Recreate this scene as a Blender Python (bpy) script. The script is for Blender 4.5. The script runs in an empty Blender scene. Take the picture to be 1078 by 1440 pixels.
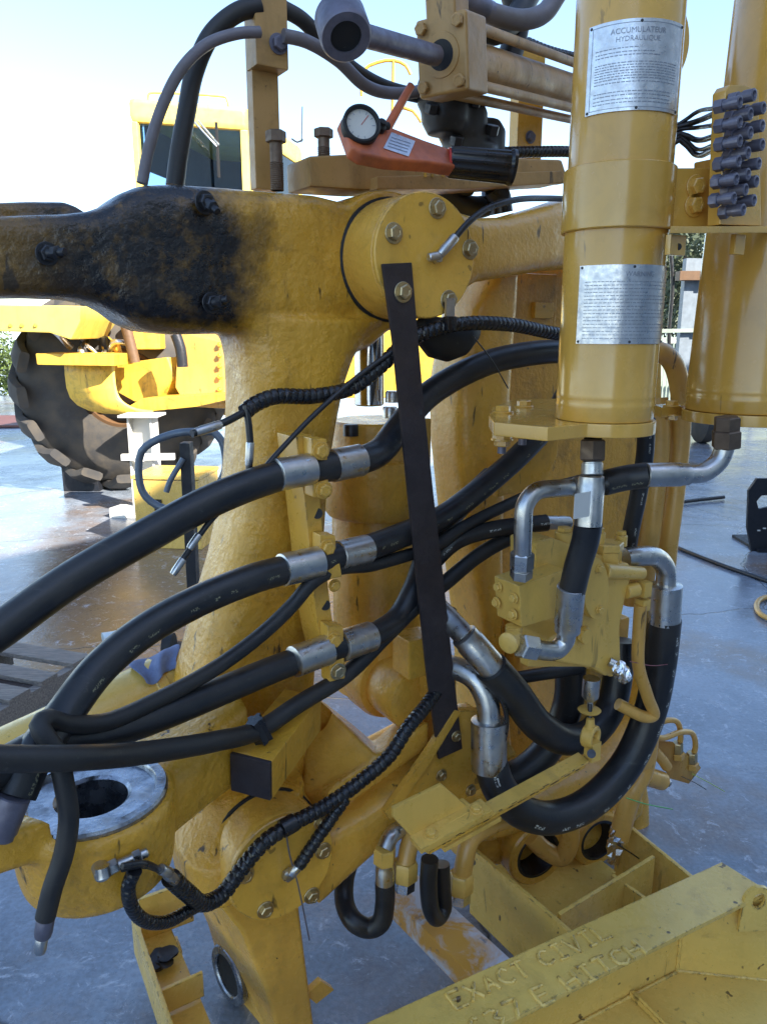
import bpy, bmesh, math, random
from mathutils import Vector, Matrix
random.seed(7)
SC = bpy.context.scene
COL = SC.collection
V = Vector
# ------------------------------------------------------------------ camera
F = 1082.0; PIT = math.radians(13.3); CH = 1.80
cam = bpy.data.cameras.new('camera'); camo = bpy.data.objects.new('camera', cam); COL.objects.link(camo)
camo.location = (0, 0, CH); camo.rotation_euler = (math.pi/2 - PIT, 0, 0)
cam.sensor_fit = 'VERTICAL'; cam.sensor_height = 36.0; cam.lens = 36.0*F/1440.0
cam.clip_start = 0.05; cam.clip_end = 2000
cam.dof.use_dof = False
SC.camera = camo
SC.render.resolution_x = 766; SC.render.resolution_y = 1024
# ------------------------------------------------------------------ sky, sun, exposure
SUN_EL = math.radians(36); SUN_AZ = math.atan2(0.75, -0.66)      # azimuth measured from +Y towards +X
sdir = V((math.sin(SUN_AZ)*math.cos(SUN_EL), math.cos(SUN_AZ)*math.cos(SUN_EL), math.sin(SUN_EL)))
W = bpy.data.worlds.new('World'); SC.world = W; W.use_nodes = True
nt = W.node_tree; bg = nt.nodes['Background']
sky = nt.nodes.new('ShaderNodeTexSky'); sky.sky_type = 'NISHITA'; sky.sun_disc = False
sky.sun_elevation = SUN_EL; sky.sun_rotation = SUN_AZ
sky.air_density = 1.0; sky.dust_density = 0.5; sky.ozone_density = 1.5
nt.links.new(sky.outputs[0], bg.inputs[0]); bg.inputs[1].default_value = 0.12
sl = bpy.data.lights.new('sun', 'SUN'); sl.energy = 5.0; sl.angle = math.radians(0.5); sl.color = (1.0, 0.93, 0.82)
so = bpy.data.objects.new('sun', sl); COL.objects.link(so)
so.rotation_euler = sdir.to_track_quat('Z', 'Y').to_euler(); so.location = (10, -10, 20)
SC.view_settings.view_transform = 'Standard'; SC.view_settings.look = 'None'
SC.view_settings.exposure = 1.85; SC.view_settings.gamma = 1.0; SC.view_settings.use_curve_mapping = False
# ------------------------------------------------------------------ measuring helpers
def ray(px, py):
    a = (px-539)/F; b = -(py-720)/F
    return V((a, math.cos(PIT)+b*math.sin(PIT), -math.sin(PIT)+b*math.cos(PIT)))
O = V((0, 0, CH))
TH = math.radians(32)
U = V((math.cos(TH), math.sin(TH), 0)); N = V((math.sin(TH), -math.cos(TH), 0)); UP = V((0, 0, 1))
def tS(px, py, w): return (-1.46+w)/ray(px, py).dot(N)
def S(px, py, w=0.0): return O + ray(px, py)*tS(px, py, w)       # point on the hitch plane, w metres proud of it
def P(px, py, Y): r = ray(px, py); return O + r*(Y/r.y)           # point at distance Y
def G(px, py, z=0.0): r = ray(px, py); return O + r*((z-CH)/r.z)  # point at height z
def m(n, px, py, w): return n*tS(px, py, w)/F                     # pixel length -> metres
# ------------------------------------------------------------------ object helpers
BASE = {}
def props(o, label=None, cat=None, group=None, kind=None):
    if label: o['label'] = label
    if cat: o['category'] = cat
    if group: o['group'] = group
    if kind: o['kind'] = kind
    return o
def thing(name, label, cat, loc, group=None):
    o = bpy.data.objects.new(name, None); COL.objects.link(o); o.location = loc; o.empty_display_size = 0.05
    BASE[o.name] = V(loc); return props(o, label, cat, group)
def emit(name, bm, mat, par=None, smooth=True, ang=38, wn=False, weld=True):
    bmesh.ops.recalc_face_normals(bm, faces=bm.faces[:])
    if par is not None: b = BASE[par.name]
    else:
        b = V((0, 0, 0))
        for v in bm.verts: b += v.co
        b /= max(1, len(bm.verts))
    for v in bm.verts: v.co -= b
    me = bpy.data.meshes.new(name); bm.to_mesh(me); bm.free()
    if smooth:
        me.shade_smooth(); me.set_sharp_from_angle(angle=math.radians(ang))
    o = bpy.data.objects.new(name, me); COL.objects.link(o); me.materials.append(mat)
    BASE[o.name] = V(b)
    if par is not None: o.parent = par
    else: o.location = b
    if wn:
        md = o.modifiers.new('wn', 'WEIGHTED_NORMAL'); md.keep_sharp = True; md.weight = 80
    return o
def inst(name, me, mat4, par):
    o = bpy.data.objects.new(name, me); COL.objects.link(o); o.parent = par
    b = BASE[par.name]; BASE[o.name] = b
    o.matrix_basis = Matrix.Translation(-b) @ mat4
    return o
def basis(d, up=None):
    d = V(d).normalized(); up = V(up) if up is not None else (V((0, 0, 1)) if abs(d.z) < .9 else V((0, 1, 0)))
    x = up.cross(d).normalized(); y = d.cross(x)
    return x, y, d
def frame(p, d, s=1.0, spin=0.0, up=None):
    x, y, z = basis(d, up)
    M = Matrix(((x.x, y.x, z.x, p[0]), (x.y, y.y, z.y, p[1]), (x.z, y.z, z.z, p[2]), (0, 0, 0, 1)))
    return M @ Matrix.Rotation(spin, 4, 'Z') @ Matrix.Scale(s, 4)
# ---- shapes, all into a bmesh
def ring_face(bm, rings, close=True, caps=True):
    n = len(rings[0])
    for a, b in zip(rings[:-1], rings[1:]):
        for i in range(n if close else n-1):
            j = (i+1) % n
            try: bm.faces.new((a[i], a[j], b[j], b[i]))
            except ValueError: pass
    if caps:
        for r in (rings[0], rings[-1]):
            try: bm.faces.new(r)
            except ValueError: pass
def lathe(bm, p, d, prof, seg=28, a0=0.0, up=None):
    """prof: list of (distance along d, radius)"""
    x, y, z = basis(d, up); rings = []
    for s, r in prof:
        rings.append([bm.verts.new(V(p)+z*s+(x*math.cos(a0+2*math.pi*i/seg)+y*math.sin(a0+2*math.pi*i/seg))*max(r, 1e-4)) for i in range(seg)])
    ring_face(bm, rings); return bm
def cylb(bm, p0, p1, r, r1=None, seg=20, ch=0.0):
    p0 = V(p0); p1 = V(p1); L = (p1-p0).length; r1 = r if r1 is None else r1
    if ch: pr = [(0, r-ch), (ch, r), (L-ch, r1), (L, r1-ch)]
    else: pr = [(0, r), (L, r1)]
    return lathe(bm, p0, p1-p0, pr, seg)
def tubewall(bm, p, d, L, ro, ri, seg=32, ch=0.004):
    x, y, z = basis(d); rings = []
    for s, r in ((0, ri), (0, ro-ch), (ch, ro), (L-ch, ro), (L, ro-ch), (L, ri+ch), (L-ch, ri)):
        rings.append([bm.verts.new(V(p)+z*s+(x*math.cos(2*math.pi*i/seg)+y*math.sin(2*math.pi*i/seg))*r) for i in range(seg)])
    ring_face(bm, rings+[rings[0]], caps=False); return bm
def spline(pts, step=0.012):
    pts = [V(p) for p in pts]
    if len(pts) == 2: pts = [pts[0], (pts[0]+pts[1])/2, pts[1]]
    ext = [pts[0]*2-pts[1]]+pts+[pts[-1]*2-pts[-2]]
    out = []
    for i in range(1, len(ext)-2):
        p0, p1, p2, p3 = ext[i-1:i+3]
        n = max(2, int((p2-p1).length/step))
        t0 = 0; t1 = t0+max(1e-6, (p1-p0).length**.5); t2 = t1+max(1e-6, (p2-p1).length**.5); t3 = t2+max(1e-6, (p3-p2).length**.5)
        for k in range(n):
            t = t1+(t2-t1)*k/n
            A1 = p0*((t1-t)/(t1-t0))+p1*((t-t0)/(t1-t0)); A2 = p1*((t2-t)/(t2-t1))+p2*((t-t1)/(t2-t1)); A3 = p2*((t3-t)/(t3-t2))+p3*((t-t2)/(t3-t2))
            B1 = A1*((t2-t)/(t2-t0))+A2*((t-t0)/(t2-t0)); B2 = A2*((t3-t)/(t3-t1))+A3*((t-t1)/(t3-t1))
            out.append(B1*((t2-t)/(t2-t1))+B2*((t-t1)/(t2-t1)))
    out.append(pts[-1]); return out
def sweep(bm, path, rf, seg=14, ref=V((0.2, -0.8, 0.5))):
    """tube along path; rf(length, angle fraction) or number gives the radius"""
    uvl = bm.loops.layers.uv.verify()
    n = len(path); rings = []; L = 0; us = []
    prev = None
    for i, p in enumerate(path):
        tg = (path[min(i+1, n-1)]-path[max(i-1, 0)]).normalized()
        if prev is None:
            x = ref-tg*ref.dot(tg)
            if x.length < 1e-3: x = V((1, 0, 0))-tg*tg.x
        else: x = prev-tg*prev.dot(tg)
        x.normalize(); prev = x; y = tg.cross(x)
        if i: L += (p-path[i-1]).length
        us.append(L); rg = []
        for k in range(seg):
            a = 2*math.pi*k/seg; r = rf(L, k/seg) if callable(rf) else rf
            rg.append(bm.verts.new(p+(x*math.cos(a)+y*math.sin(a))*r))
        rings.append(rg)
    for i in range(n-1):
        for k in range(seg):
            j = (k+1) % seg
            try: f = bm.faces.new((rings[i][k], rings[i][j], rings[i+1][j], rings[i+1][k]))
            except ValueError: continue
            for lp, uv in zip(f.loops, ((us[i], k/seg), (us[i], (k+1)/seg), (us[i+1], (k+1)/seg), (us[i+1], k/seg))): lp[uvl].uv = uv
    for r in (rings[0], rings[-1]):
        try: bm.faces.new(r)
        except ValueError: pass
    return bm
def tube(name, pts, r, mat, par=None, seg=14, step=0.012):
    bm = bmesh.new(); sweep(bm, spline(pts, step), r, seg); return emit(name, bm, mat, par, ang=60)
def bev(bm, w, seg=2, ang=30):
    if w <= 0: return bm
    bmesh.ops.recalc_face_normals(bm, faces=bm.faces[:])
    es = [e for e in bm.edges if len(e.link_faces) == 2 and e.calc_face_angle(0) > math.radians(ang)]
    bmesh.ops.bevel(bm, geom=es, offset=w, segments=seg, profile=.6, affect='EDGES', clamp_overlap=True); return bm
def prismb(bm, pts, dv):
    pts = [V(p) for p in pts]; dv = V(dv)
    a = [bm.verts.new(p) for p in pts]; b = [bm.verts.new(p+dv) for p in pts]
    bm.faces.new(a); bm.faces.new(b[::-1]); n = len(a)
    for i in range(n): bm.faces.new((a[i], b[i], b[(i+1) % n], a[(i+1) % n]))
    return bm
def prism(name, pts, dv, mat, par=None, bw=0.004, seg=2, ang=30):
    bm = prismb(bmesh.new(), pts, dv); bev(bm, bw, seg, ang); return emit(name, bm, mat, par, ang=45, wn=True)
def boxb(bm, c, ax, ay, az):
    c = V(c); vs = [bm.verts.new(c+ax*i+ay*j+az*k) for i in (-1, 1) for j in (-1, 1) for k in (-1, 1)]
    for f in ((0, 1, 3, 2), (4, 6, 7, 5), (0, 4, 5, 1), (2, 3, 7, 6), (0, 2, 6, 4), (1, 5, 7, 3)): bm.faces.new([vs[i] for i in f])
    return bm
def box(name, c, ax, ay, az, mat, par=None, bw=0.004, seg=2):
    bm = boxb(bmesh.new(), c, V(ax), V(ay), V(az)); bev(bm, bw, seg); return emit(name, bm, mat, par, ang=45, wn=True)
def beam(name, p0, p1, w, h, mat, par=None, up=UP, bw=0.003):
    p0 = V(p0); p1 = V(p1); x, y, z = basis(p1-p0, up)
    return box(name, (p0+p1)/2, x*(w/2), y*(h/2), z*((p1-p0).length/2), mat, par, bw)
def loft(bm, secs, seg=36):
    """secs: (centre, half-axis A, half-axis B, superellipse exponent)"""
    rings = []
    for c, A, B, e in secs:
        rg = []
        for i in range(seg):
            t = 2*math.pi*i/seg; ct, st = math.cos(t), math.sin(t)
            rg.append(bm.verts.new(V(c)+V(A)*(math.copysign(abs(ct)**(2/e), ct))+V(B)*(math.copysign(abs(st)**(2/e), st))))
        rings.append(rg)
    ring_face(bm, rings); return bm
def cast(name, bm, mat, par=None, vox=0.009, it=5):
    """shapes joined into one casting with soft fillets where they meet"""
    for f in bm.faces: f.smooth = True
    o = emit(name, bm, mat, par, ang=180)
    r = o.modifiers.new('remesh', 'REMESH'); r.mode = 'VOXEL'; r.voxel_size = vox; r.use_smooth_shade = True
    s = o.modifiers.new('smooth', 'SMOOTH'); s.factor = .5; s.iterations = it
    return o
def carve(o, cutters):
    """cut bores into a casting, then keep only the finished mesh"""
    tmp = []
    for bm in cutters:
        bmesh.ops.recalc_face_normals(bm, faces=bm.faces[:])
        me = bpy.data.meshes.new('cut'); bm.to_mesh(me); bm.free(); c = bpy.data.objects.new('cut', me); COL.objects.link(c)
        b = BASE[o.name]; c.location = (0, 0, 0)
        for v in me.vertices: v.co -= b
        c.parent = o.parent
        md = o.modifiers.new('bool', 'BOOLEAN'); md.operation = 'DIFFERENCE'; md.object = c; md.solver = 'EXACT'; tmp.append(c)
    dg = bpy.context.evaluated_depsgraph_get(); me = bpy.data.meshes.new_from_object(o.evaluated_get(dg)); o.modifiers.clear()
    old = o.data; me.name = old.name; o.data = me; bpy.data.meshes.remove(old)
    for c in tmp: d_ = c.data; bpy.data.objects.remove(c); bpy.data.meshes.remove(d_)
    me.shade_smooth(); me.set_sharp_from_angle(angle=math.radians(50))
# ---- shared bolt / nut meshes
def _bolt(washer=True):
    bm = bmesh.new()
    if washer: lathe(bm, (0, 0, 0), (0, 0, 1), [(-.05, 1.32), (.14, 1.36), (.2, 1.3)], 22)
    lathe(bm, (0, 0, .2), (0, 0, 1), [(0, .98), (0.02, 1.0), (.6, 1.0), (.72, .86), (.74, .55), (.70, .5)], 6)
    bmesh.ops.recalc_face_normals(bm, faces=bm.faces[:])
    me = bpy.data.meshes.new('bolt'); bm.to_mesh(me); bm.free(); return me
BOLTS = {}
def bolt(p, d, r, mat, par, spin=None, name='bolt', washer=True):
    k = (mat.name, washer)
    if k not in BOLTS:
        me = _bolt(washer); me.materials.append(mat); BOLTS[k] = me
    return inst(name, BOLTS[k], frame(p, d, r, random.random()*2 if spin is None else spin), par)
def hexnut(bm, p, d, L, r, spin=0.3):
    return lathe(bm, p, d, [(0, r*.88), (L*.08, r), (L*.92, r), (L, r*.88)], 6, spin)
# ------------------------------------------------------------------ materials
class NT:
    def __init__(s, name):
        s.m = bpy.data.materials.new(name); s.m.use_nodes = True; s.t = s.m.node_tree
        s.b = s.t.nodes['Principled BSDF']; s.tc = s.t.nodes.new('ShaderNodeTexCoord')
    def n(s, ty, **k):
        x = s.t.nodes.new('ShaderNode'+ty)
        for a, v in k.items():
            if a.startswith('i_'):
                key = a[2:]; key = int(key) if key.isdigit() else key.replace('_', ' ')
                x.inputs[key].default_value = v
            else: setattr(x, a, v)
        return x
    def l(s, a, b): s.t.links.new(a, b)
    def noise(s, scale, det=3, rough=.55, vec=None, dist=0):
        x = s.n('TexNoise', i_Scale=scale, i_Detail=det, i_Roughness=rough, i_Distortion=dist)
        s.l(vec if vec is not None else s.tc.outputs['Object'], x.inputs['Vector']); return x.outputs['Fac']
    def ramp(s, fac, stops):
        x = s.n('ValToRGB'); r = x.color_ramp
        while len(r.elements) < len(stops): r.elements.new(.5)
        for e, (p, c) in zip(r.elements, stops):
            e.position = p; e.color = (c, c, c, 1) if not hasattr(c, '__len__') else (*c, 1)
        s.l(fac, x.inputs[0]); return x.outputs[0]
    def mix(s, f, a, b, bt='MIX'):
        x = s.n('Mix', data_type='RGBA', blend_type=bt)
        for v, i in ((f, 0), (a, 6), (b, 7)):
            if hasattr(v, 'node'): s.l(v, x.inputs[i])
            elif i == 0: x.inputs[0].default_value = v
            else: x.inputs[i].default_value = (*v, 1)
        return x.outputs[2]
    def math(s, op, a, b=0.0, c=None):
        x = s.n('Math', operation=op)
        for i, v in enumerate((a, b, c)):
            if v is None: continue
            if hasattr(v, 'node'): s.l(v, x.inputs[i])
            else: x.inputs[i].default_value = v
        return x.outputs[0]
    def bump(s, h, st, d=.01, prev=None):
        x = s.n('Bump', i_Strength=st, i_Distance=d); s.l(h, x.inputs['Height'])
        if prev is not None: s.l(prev, x.inputs['Normal'])
        return x.outputs[0]
    def set(s, **k):
        for a, v in k.items():
            i = s.b.inputs[a.replace('_', ' ')]
            if hasattr(v, 'node'): s.l(v, i)
            else: i.default_value = (*v, 1) if hasattr(v, '__len__') else v
        return s
def paint(name, col, rough=.34, cast_b=.25, dirt=.5, speck=.62, chip=0.0, coat=.0):
    n = NT(name)
    big = n.ramp(n.noise(3.1, 4), [(.32, 0), (.72, 1)])
    c = n.mix(big, tuple(x*.80 for x in col), col)
    pale = n.ramp(n.noise(1.7, 5, .6), [(.5, 0), (.8, .45)])
    c = n.mix(pale, c, (col[0]*1.10, col[1]*1.20, col[2]*1.6))
    mp = n.n('Mapping'); mp.inputs['Scale'].default_value = (26, 26, 5); n.l(n.tc.outputs['Object'], mp.inputs[0])
    scr = n.ramp(n.noise(1.0, 4, .6, mp.outputs[0], .4), [(.665, 0), (.70, .85 if dirt > .25 else .4)])
    c = n.mix(scr, c, (.045, .030, .016))
    dp = n.n('Mapping'); dp.inputs['Scale'].default_value = (16, 16, 1.6); n.l(n.tc.outputs['Object'], dp.inputs[0])
    c = n.mix(n.ramp(n.noise(1.0, 5, .6, dp.outputs[0]), [(.52, 0), (.75, dirt*.9)]), c, (col[0]*.34, col[1]*.30, .012))
    gr = n.ramp(n.noise(9, 8, .72, dist=.6), [(.5, 0), (.74, dirt)])
    c = n.mix(gr, c, (.10, .062, .022))
    sp = n.ramp(n.noise(95, 3, .5), [(speck+.06, 0), (speck+.12, 1)])
    sp2 = n.math('MULTIPLY', sp, n.ramp(n.noise(4, 2), [(.45, 0), (.6, 1)]))
    c = n.mix(sp2, c, (.03, .022, .014))
    if chip:
        geo = n.n('NewGeometry'); bv = n.n('Bevel', samples=4, i_Radius=.007); dt = n.n('VectorMath', operation='DOT_PRODUCT')
        n.l(bv.outputs[0], dt.inputs[0]); n.l(geo.outputs['Normal'], dt.inputs[1])
        ed = n.ramp(dt.outputs['Value'], [(.93, 1), (.995, 0)])
        ck = n.math('MULTIPLY', ed, n.ramp(n.noise(38, 5, .7), [(.51, 0), (.56, 1)]))
        c = n.mix(n.math('MULTIPLY', ck, chip), c, (.035, .022, .02))
        c = n.mix(n.ramp(n.noise(27, 2, .5), [(.715, 0), (.73, .95*chip)]), c, (.05, .025, .018))
        c = n.mix(n.ramp(n.noise(6, 8, .74, dist=.8), [(.56, 0), (.76, .5)]), c, (.22, .13, .05))
    n.set(Base_Color=c)
    rr = n.ramp(n.noise(14, 5, .65), [(.3, max(.12, rough-.10)), (.75, min(1, rough+.18))])
    n.set(Roughness=rr, Coat_Weight=coat, Coat_Roughness=.12, Specular_IOR_Level=.6)
    b = n.bump(n.noise(80, 4, .55), cast_b, .007)
    b = n.bump(n.noise(8, 2), cast_b*.4, .03, b)
    b = n.bump(n.noise(240, 2), cast_b*.35, .002, b)
    n.set(Normal=b); return n.m
YEL = (.72, .365, .036)
M = {}
M['cast'] = paint('cast_yellow_paint', YEL, .36, .42, .55)
M['cast2'] = paint('cast_yellow_paint_clean', (.80, .43, .062), .25, .25, .35, .64)
M['plate'] = paint('plate_yellow_paint', (.79, .43, .062), .27, .10, .30, .66, .6)
M['acc'] = paint('accumulator_gloss_paint', (.70, .38, .065), .17, .04, .2, .70, 0, .35)
M['valve'] = paint('valve_yellow_paint', (.80, .49, .105), .32, .10, .22, .68, .3)
M['pipe'] = paint('pipe_yellow_paint', (.68, .37, .08), .32, .06, .3, .66)
M['stand'] = paint('stand_yellow_paint', (.80, .52, .12), .26, .12, .16, .64, .9)
def worn():
    n = NT('worn_rail_paint'); k = n.ramp(n.noise(7, 8, .7, dist=.8), [(.44, 0), (.58, 1)])
    c = n.mix(k, (.60, .30, .05), (.56, .57, .62)); c = n.mix(n.ramp(n.noise(16, 7, .72), [(.58, 0), (.68, .9)]), c, (.10, .10, .13))
    n.set(Base_Color=c, Roughness=.3, Normal=n.bump(n.noise(60, 4), .15, .004)); return n.m
M['rail'] = worn()
M['dusty'] = paint('dull_tan_paint', (.46, .26, .08), .45, .15, .55, .6)
M['bright'] = paint('bright_yellow_paint', (.78, .48, .05), .45, .1, .75, .62)
M['cream'] = paint('cream_yellow_paint', (.80, .60, .12), .4, .05, .2, .7)
def grease():
    n = NT('greased_yellow_paint')
    c0 = n.mix(n.ramp(n.noise(3.1, 4), [(.3, 0), (.7, 1)]), tuple(x*.80 for x in YEL), tuple(x*1.02 for x in YEL))
    geo = n.n('NewGeometry'); d = n.n('VectorMath', operation='DOT_PRODUCT'); n.l(geo.outputs['Position'], d.inputs[0]); d.inputs[1].default_value = U
    pos = d.outputs['Value']                                       # metres along the arm
    dist = n.math('MULTIPLY_ADD', n.noise(6.0, 6, .62), .40, -.20)
    pos = n.math('ADD', pos, dist)
    a, b_ = S(20, 370, -.1).dot(U), S(385, 370, -.14).dot(U)
    k = n.math('DIVIDE', n.math('SUBTRACT', pos, a), b_-a)
    msk = n.ramp(k, [(.0, .80), (.14, .92), (.28, 1), (.76, 1), (.90, .55), (1.0, .10)])
    spots = n.ramp(n.noise(22, 6, .7), [(.30, .80), (.50, 1)])
    msk = n.math('MULTIPLY', msk, spots)
    st = n.ramp(n.noise(10, 9, .75), [(.52, 0), (.7, .7)])
    msk = n.math('MAXIMUM', msk, n.math('MULTIPLY', st, n.ramp(k, [(.85, 1), (1.0, .35)])))
    dp = n.n('Mapping'); dp.inputs['Scale'].default_value = (16, 16, 1.3); n.l(n.tc.outputs['Object'], dp.inputs[0])
    run = n.ramp(n.noise(1.0, 6, .65, dp.outputs[0]), [(.40, 0), (.62, .75)])
    msk = n.math('MAXIMUM', n.math('MULTIPLY', msk, n.ramp(n.noise(7, 8, .72), [(.26, .82), (.42, 1)])), n.math('MULTIPLY', run, n.ramp(k, [(.0, .9), (.8, .8), (1.0, .25)])))
    sz = n.n('SeparateXYZ'); n.l(geo.outputs['Position'], sz.inputs[0]); zb = S(300, 466, -.12).z
    zm = n.math('ADD', sz.outputs[2], n.math('MULTIPLY_ADD', n.noise(9, 5, .65), .10, -.05))
    msk = n.math('MULTIPLY', msk, n.ramp(n.math('DIVIDE', n.math('SUBTRACT', zm, zb-.06), .08), [(0, 0), (1, 1)]))
    drip = n.math('MULTIPLY', n.ramp(n.noise(4.2, 7, .7), [(.5, 0), (.72, .7)]), n.ramp(n.math('SUBTRACT', zb-.05, sz.outputs[2]), [(0, 1), (.02, 0)]))
    sc_ = n.n('Mapping'); sc_.inputs['Scale'].default_value = (26, 26, 5); n.l(n.tc.outputs['Object'], sc_.inputs[0])
    c = n.mix(msk, c0, (.010, .008, .008))
    c = n.mix(n.ramp(n.noise(1.0, 4, .6, sc_.outputs[0], .4), [(.645, 0), (.69, .9)]), c, (.035, .024, .014))
    c = n.mix(n.ramp(n.noise(11, 8, .72, dist=.6), [(.54, 0), (.76, .5)]), c, (.08, .05, .02)); n.set(Base_Color=c)
    n.set(Roughness=n.ramp(n.noise(18, 5, .7), [(.3, .16), (.7, .42)]), Coat_Weight=.0)
    bb = n.bump(n.noise(80, 4, .55), .42, .007); bb = n.bump(n.noise(8, 3), .5, .03, bb); bb = n.bump(n.noise(120, 3), .25, .004, bb); n.set(Normal=bb); return n.m
M['grease'] = grease()
def metal(name, col, rough, noise=.1, metallic=1.0, sc=30, bmp=.05, dark=None, damt=.5):
    n = NT(name); nz = n.noise(sc, 5, .65)
    c = n.mix(n.ramp(nz, [(.4, 0), (.75, damt)]), col, dark or tuple(x*.45 for x in col))
    n.set(Base_Color=c, Metallic=metallic, Roughness=n.ramp(n.noise(sc*1.7, 4), [(.3, rough-noise/2), (.7, rough+noise)]))
    n.set(Normal=n.bump(n.noise(sc*4, 3), bmp, .003)); return n.m
M['zinc'] = metal('zinc_plated_steel', (.58, .57, .55), .30, .18)
M['chrome'] = metal('chrome_rod', (.62, .62, .64), .12, .06)
M['nut'] = metal('brass_passivated_nut', (.52, .42, .25), .36, .2, 1, 40)
M['rustnut'] = metal('dull_rusty_nut', (.17, .12, .085), .5, .2, .7, 40)
M['boltblk'] = metal('dark_oxide_bolt', (.06, .06, .065), .38, .2, .8, 40)
M['strap'] = metal('dark_rusted_flat_bar', (.050, .038, .038), .5, .25, .3, 16, .6, (.012, .009, .010))
M['alu'] = metal('aluminium_plate', (.62, .63, .66), .32, .15, 1, 60, .03)
M['foil'] = metal('crumpled_foil', (.85, .85, .86), .14, .1, 1, 60, .3)
M['ring'] = metal('machined_ring_steel', (.40, .42, .46), .22, .25, .9, 22, .25, (.02, .02, .03), .95)
M['blue_steel'] = metal('grey_blue_tube', (.11, .14, .18), .4, .15, .3, 20)
M['dkmetal'] = metal('black_steel_plate', (.012, .014, .02), .5, .2, .2, 20)
M['rod'] = metal('worn_primer_steel', (.17, .16, .20), .42, .2, .5, 26, .2, (.04, .04, .05))
M['brown'] = metal('brown_cylinder', (.14, .075, .035), .5, .2, 0, 20)
M['white'] = metal('white_paint', (.58, .57, .53), .5, .1, 0, 12, .05, (.5, .48, .42), .4)
def rubber(name, col=(.012, .013, .016), rough=.36, dust=.24, prt=False, pc=(.55, .55, .5), pw=.03, vp=.10):
    n = NT(name)
    c = n.mix(n.ramp(n.noise(5, 7, .72), [(.42, 0), (.72, dust*1.3)]), col, (.095, .078, .058))
    mp = n.n('Mapping'); mp.inputs['Scale'].default_value = (6, 30, 30); n.l(n.tc.outputs['Object'], mp.inputs[0])
    c = n.mix(n.ramp(n.noise(2.2, 6, .7, mp.outputs[0]), [(.62, 0), (.72, .5)]), c, (.10, .095, .085))
    if prt:
        uv = n.n('SeparateXYZ'); n.l(n.tc.outputs['UV'], uv.inputs[0]); u, v = uv.outputs[0], uv.outputs[1]
        dv = n.math('ABSOLUTE', n.math('SUBTRACT', v, vp)); band = n.math('LESS_THAN', dv, pw)
        w1 = n.n('TexNoise', noise_dimensions='1D', i_Scale=260, i_Detail=1); n.l(u, w1.inputs['W'])
        cm = n.n('CombineXYZ'); n.l(n.math('MULTIPLY', u, 1), cm.inputs[0]); n.l(n.math('MULTIPLY', v, .15), cm.inputs[1])
        g = n.noise(330, 1, .4, cm.outputs[0]); lt = n.math('GREATER_THAN', g, .52)
        w2 = n.n('TexNoise', noise_dimensions='1D', i_Scale=22, i_Detail=1); n.l(u, w2.inputs['W'])
        wd = n.math('GREATER_THAN', w2.outputs['Fac'], .54)
        c = n.mix(n.math('MULTIPLY', n.math('MULTIPLY', n.math('MULTIPLY', band, lt), wd), .8), c, pc)
    n.set(Base_Color=c, Roughness=n.ramp(n.noise(20, 4), [(.3, rough-.08), (.7, rough+.15)]))
    n.set(Normal=n.bump(n.noise(150, 3), .12, .003)); return n.m
M['hose'] = rubber('black_rubber_hose')
M['hosep'] = rubber('printed_rubber_hose', prt=True, vp=.045, pw=.02)
M['hosey'] = rubber('yellow_printed_rubber_hose', prt=True, pc=(.26, .24, .14), pw=.016, vp=.14)
M['sleeve'] = rubber('dusty_hose_sleeve', (.013, .013, .014), .48, .25)
M['wrap'] = rubber('glossy_spiral_wrap', (.009, .009, .011), .24, .08)
M['cable'] = rubber('thin_black_cable', (.014, .014, .016), .3, .1)
M['greyhose'] = rubber('grey_painted_hose', (.15, .135, .15), .45, .6)
M['tyre'] = rubber('dusty_tyre_rubber', (.040, .038, .037), .75, .8)
M['black'] = rubber('black_void', (.006, .006, .007), .6, .05)
def simple(name, col, rough=.5, metallic=0.0, bmp=.1, sc=40, var=.25):
    n = NT(name); c = n.mix(n.ramp(n.noise(sc*.3, 4), [(.35, 0), (.7, 1)]), tuple(x*(1-var) for x in col), col)
    n.set(Base_Color=c, Roughness=rough, Metallic=metallic, Normal=n.bump(n.noise(sc, 3), bmp, .004)); return n.m
M['orange'] = metal('worn_orange_paint', (.52, .125, .04), .42, .2, 0, 14, .12, (.14, .045, .035), .75)
M['red'] = simple('red_plastic', (.5, .03, .02), .4)
M['wire'] = simple('fence_green_grey', (.30, .36, .30), .6)
M['greypost'] = simple('grey_post', (.20, .24, .28), .5)
M['rag'] = simple('blue_cotton_rag', (.17, .21, .34), .95, 0, .6, 120)
M['cup'] = simple('white_plastic_cup', (.72, .80, .78), .4, 0, .02)
M['tie'] = simple('green_cable_tie', (.10, .55, .12), .4)
M['lime'] = simple('lime_marker', (.55, .75, .08), .4)
M['pinkwire'] = simple('pink_wire', (.42, .14, .16), .5)
M['print'] = simple('engraved_dark_print', (.33, .35, .40), .45, .6)
M['shade_building_wall'] = simple('shade_building_cladding', (.62, .62, .60), .7)  # wall of the added building, kept pale to bounce light into the shade
M['mat'] = simple('rusty_red_steel_sheet', (.16, .065, .05), .6)
def wood():
    n = NT('weathered_pallet_wood')
    mp = n.n('Mapping'); mp.inputs['Scale'].default_value = (3, 30, 30); n.l(n.tc.outputs['Object'], mp.inputs[0])
    g = n.noise(4, 6, .7, mp.outputs[0]); c = n.ramp(g, [(.25, (.06, .055, .052)), (.5, (.20, .17, .145)), (.75, (.36, .30, .24))])
    n.set(Base_Color=c, Roughness=.75, Normal=n.bump(g, .4, .004)); return n.m
M['wood'] = wood()
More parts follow.
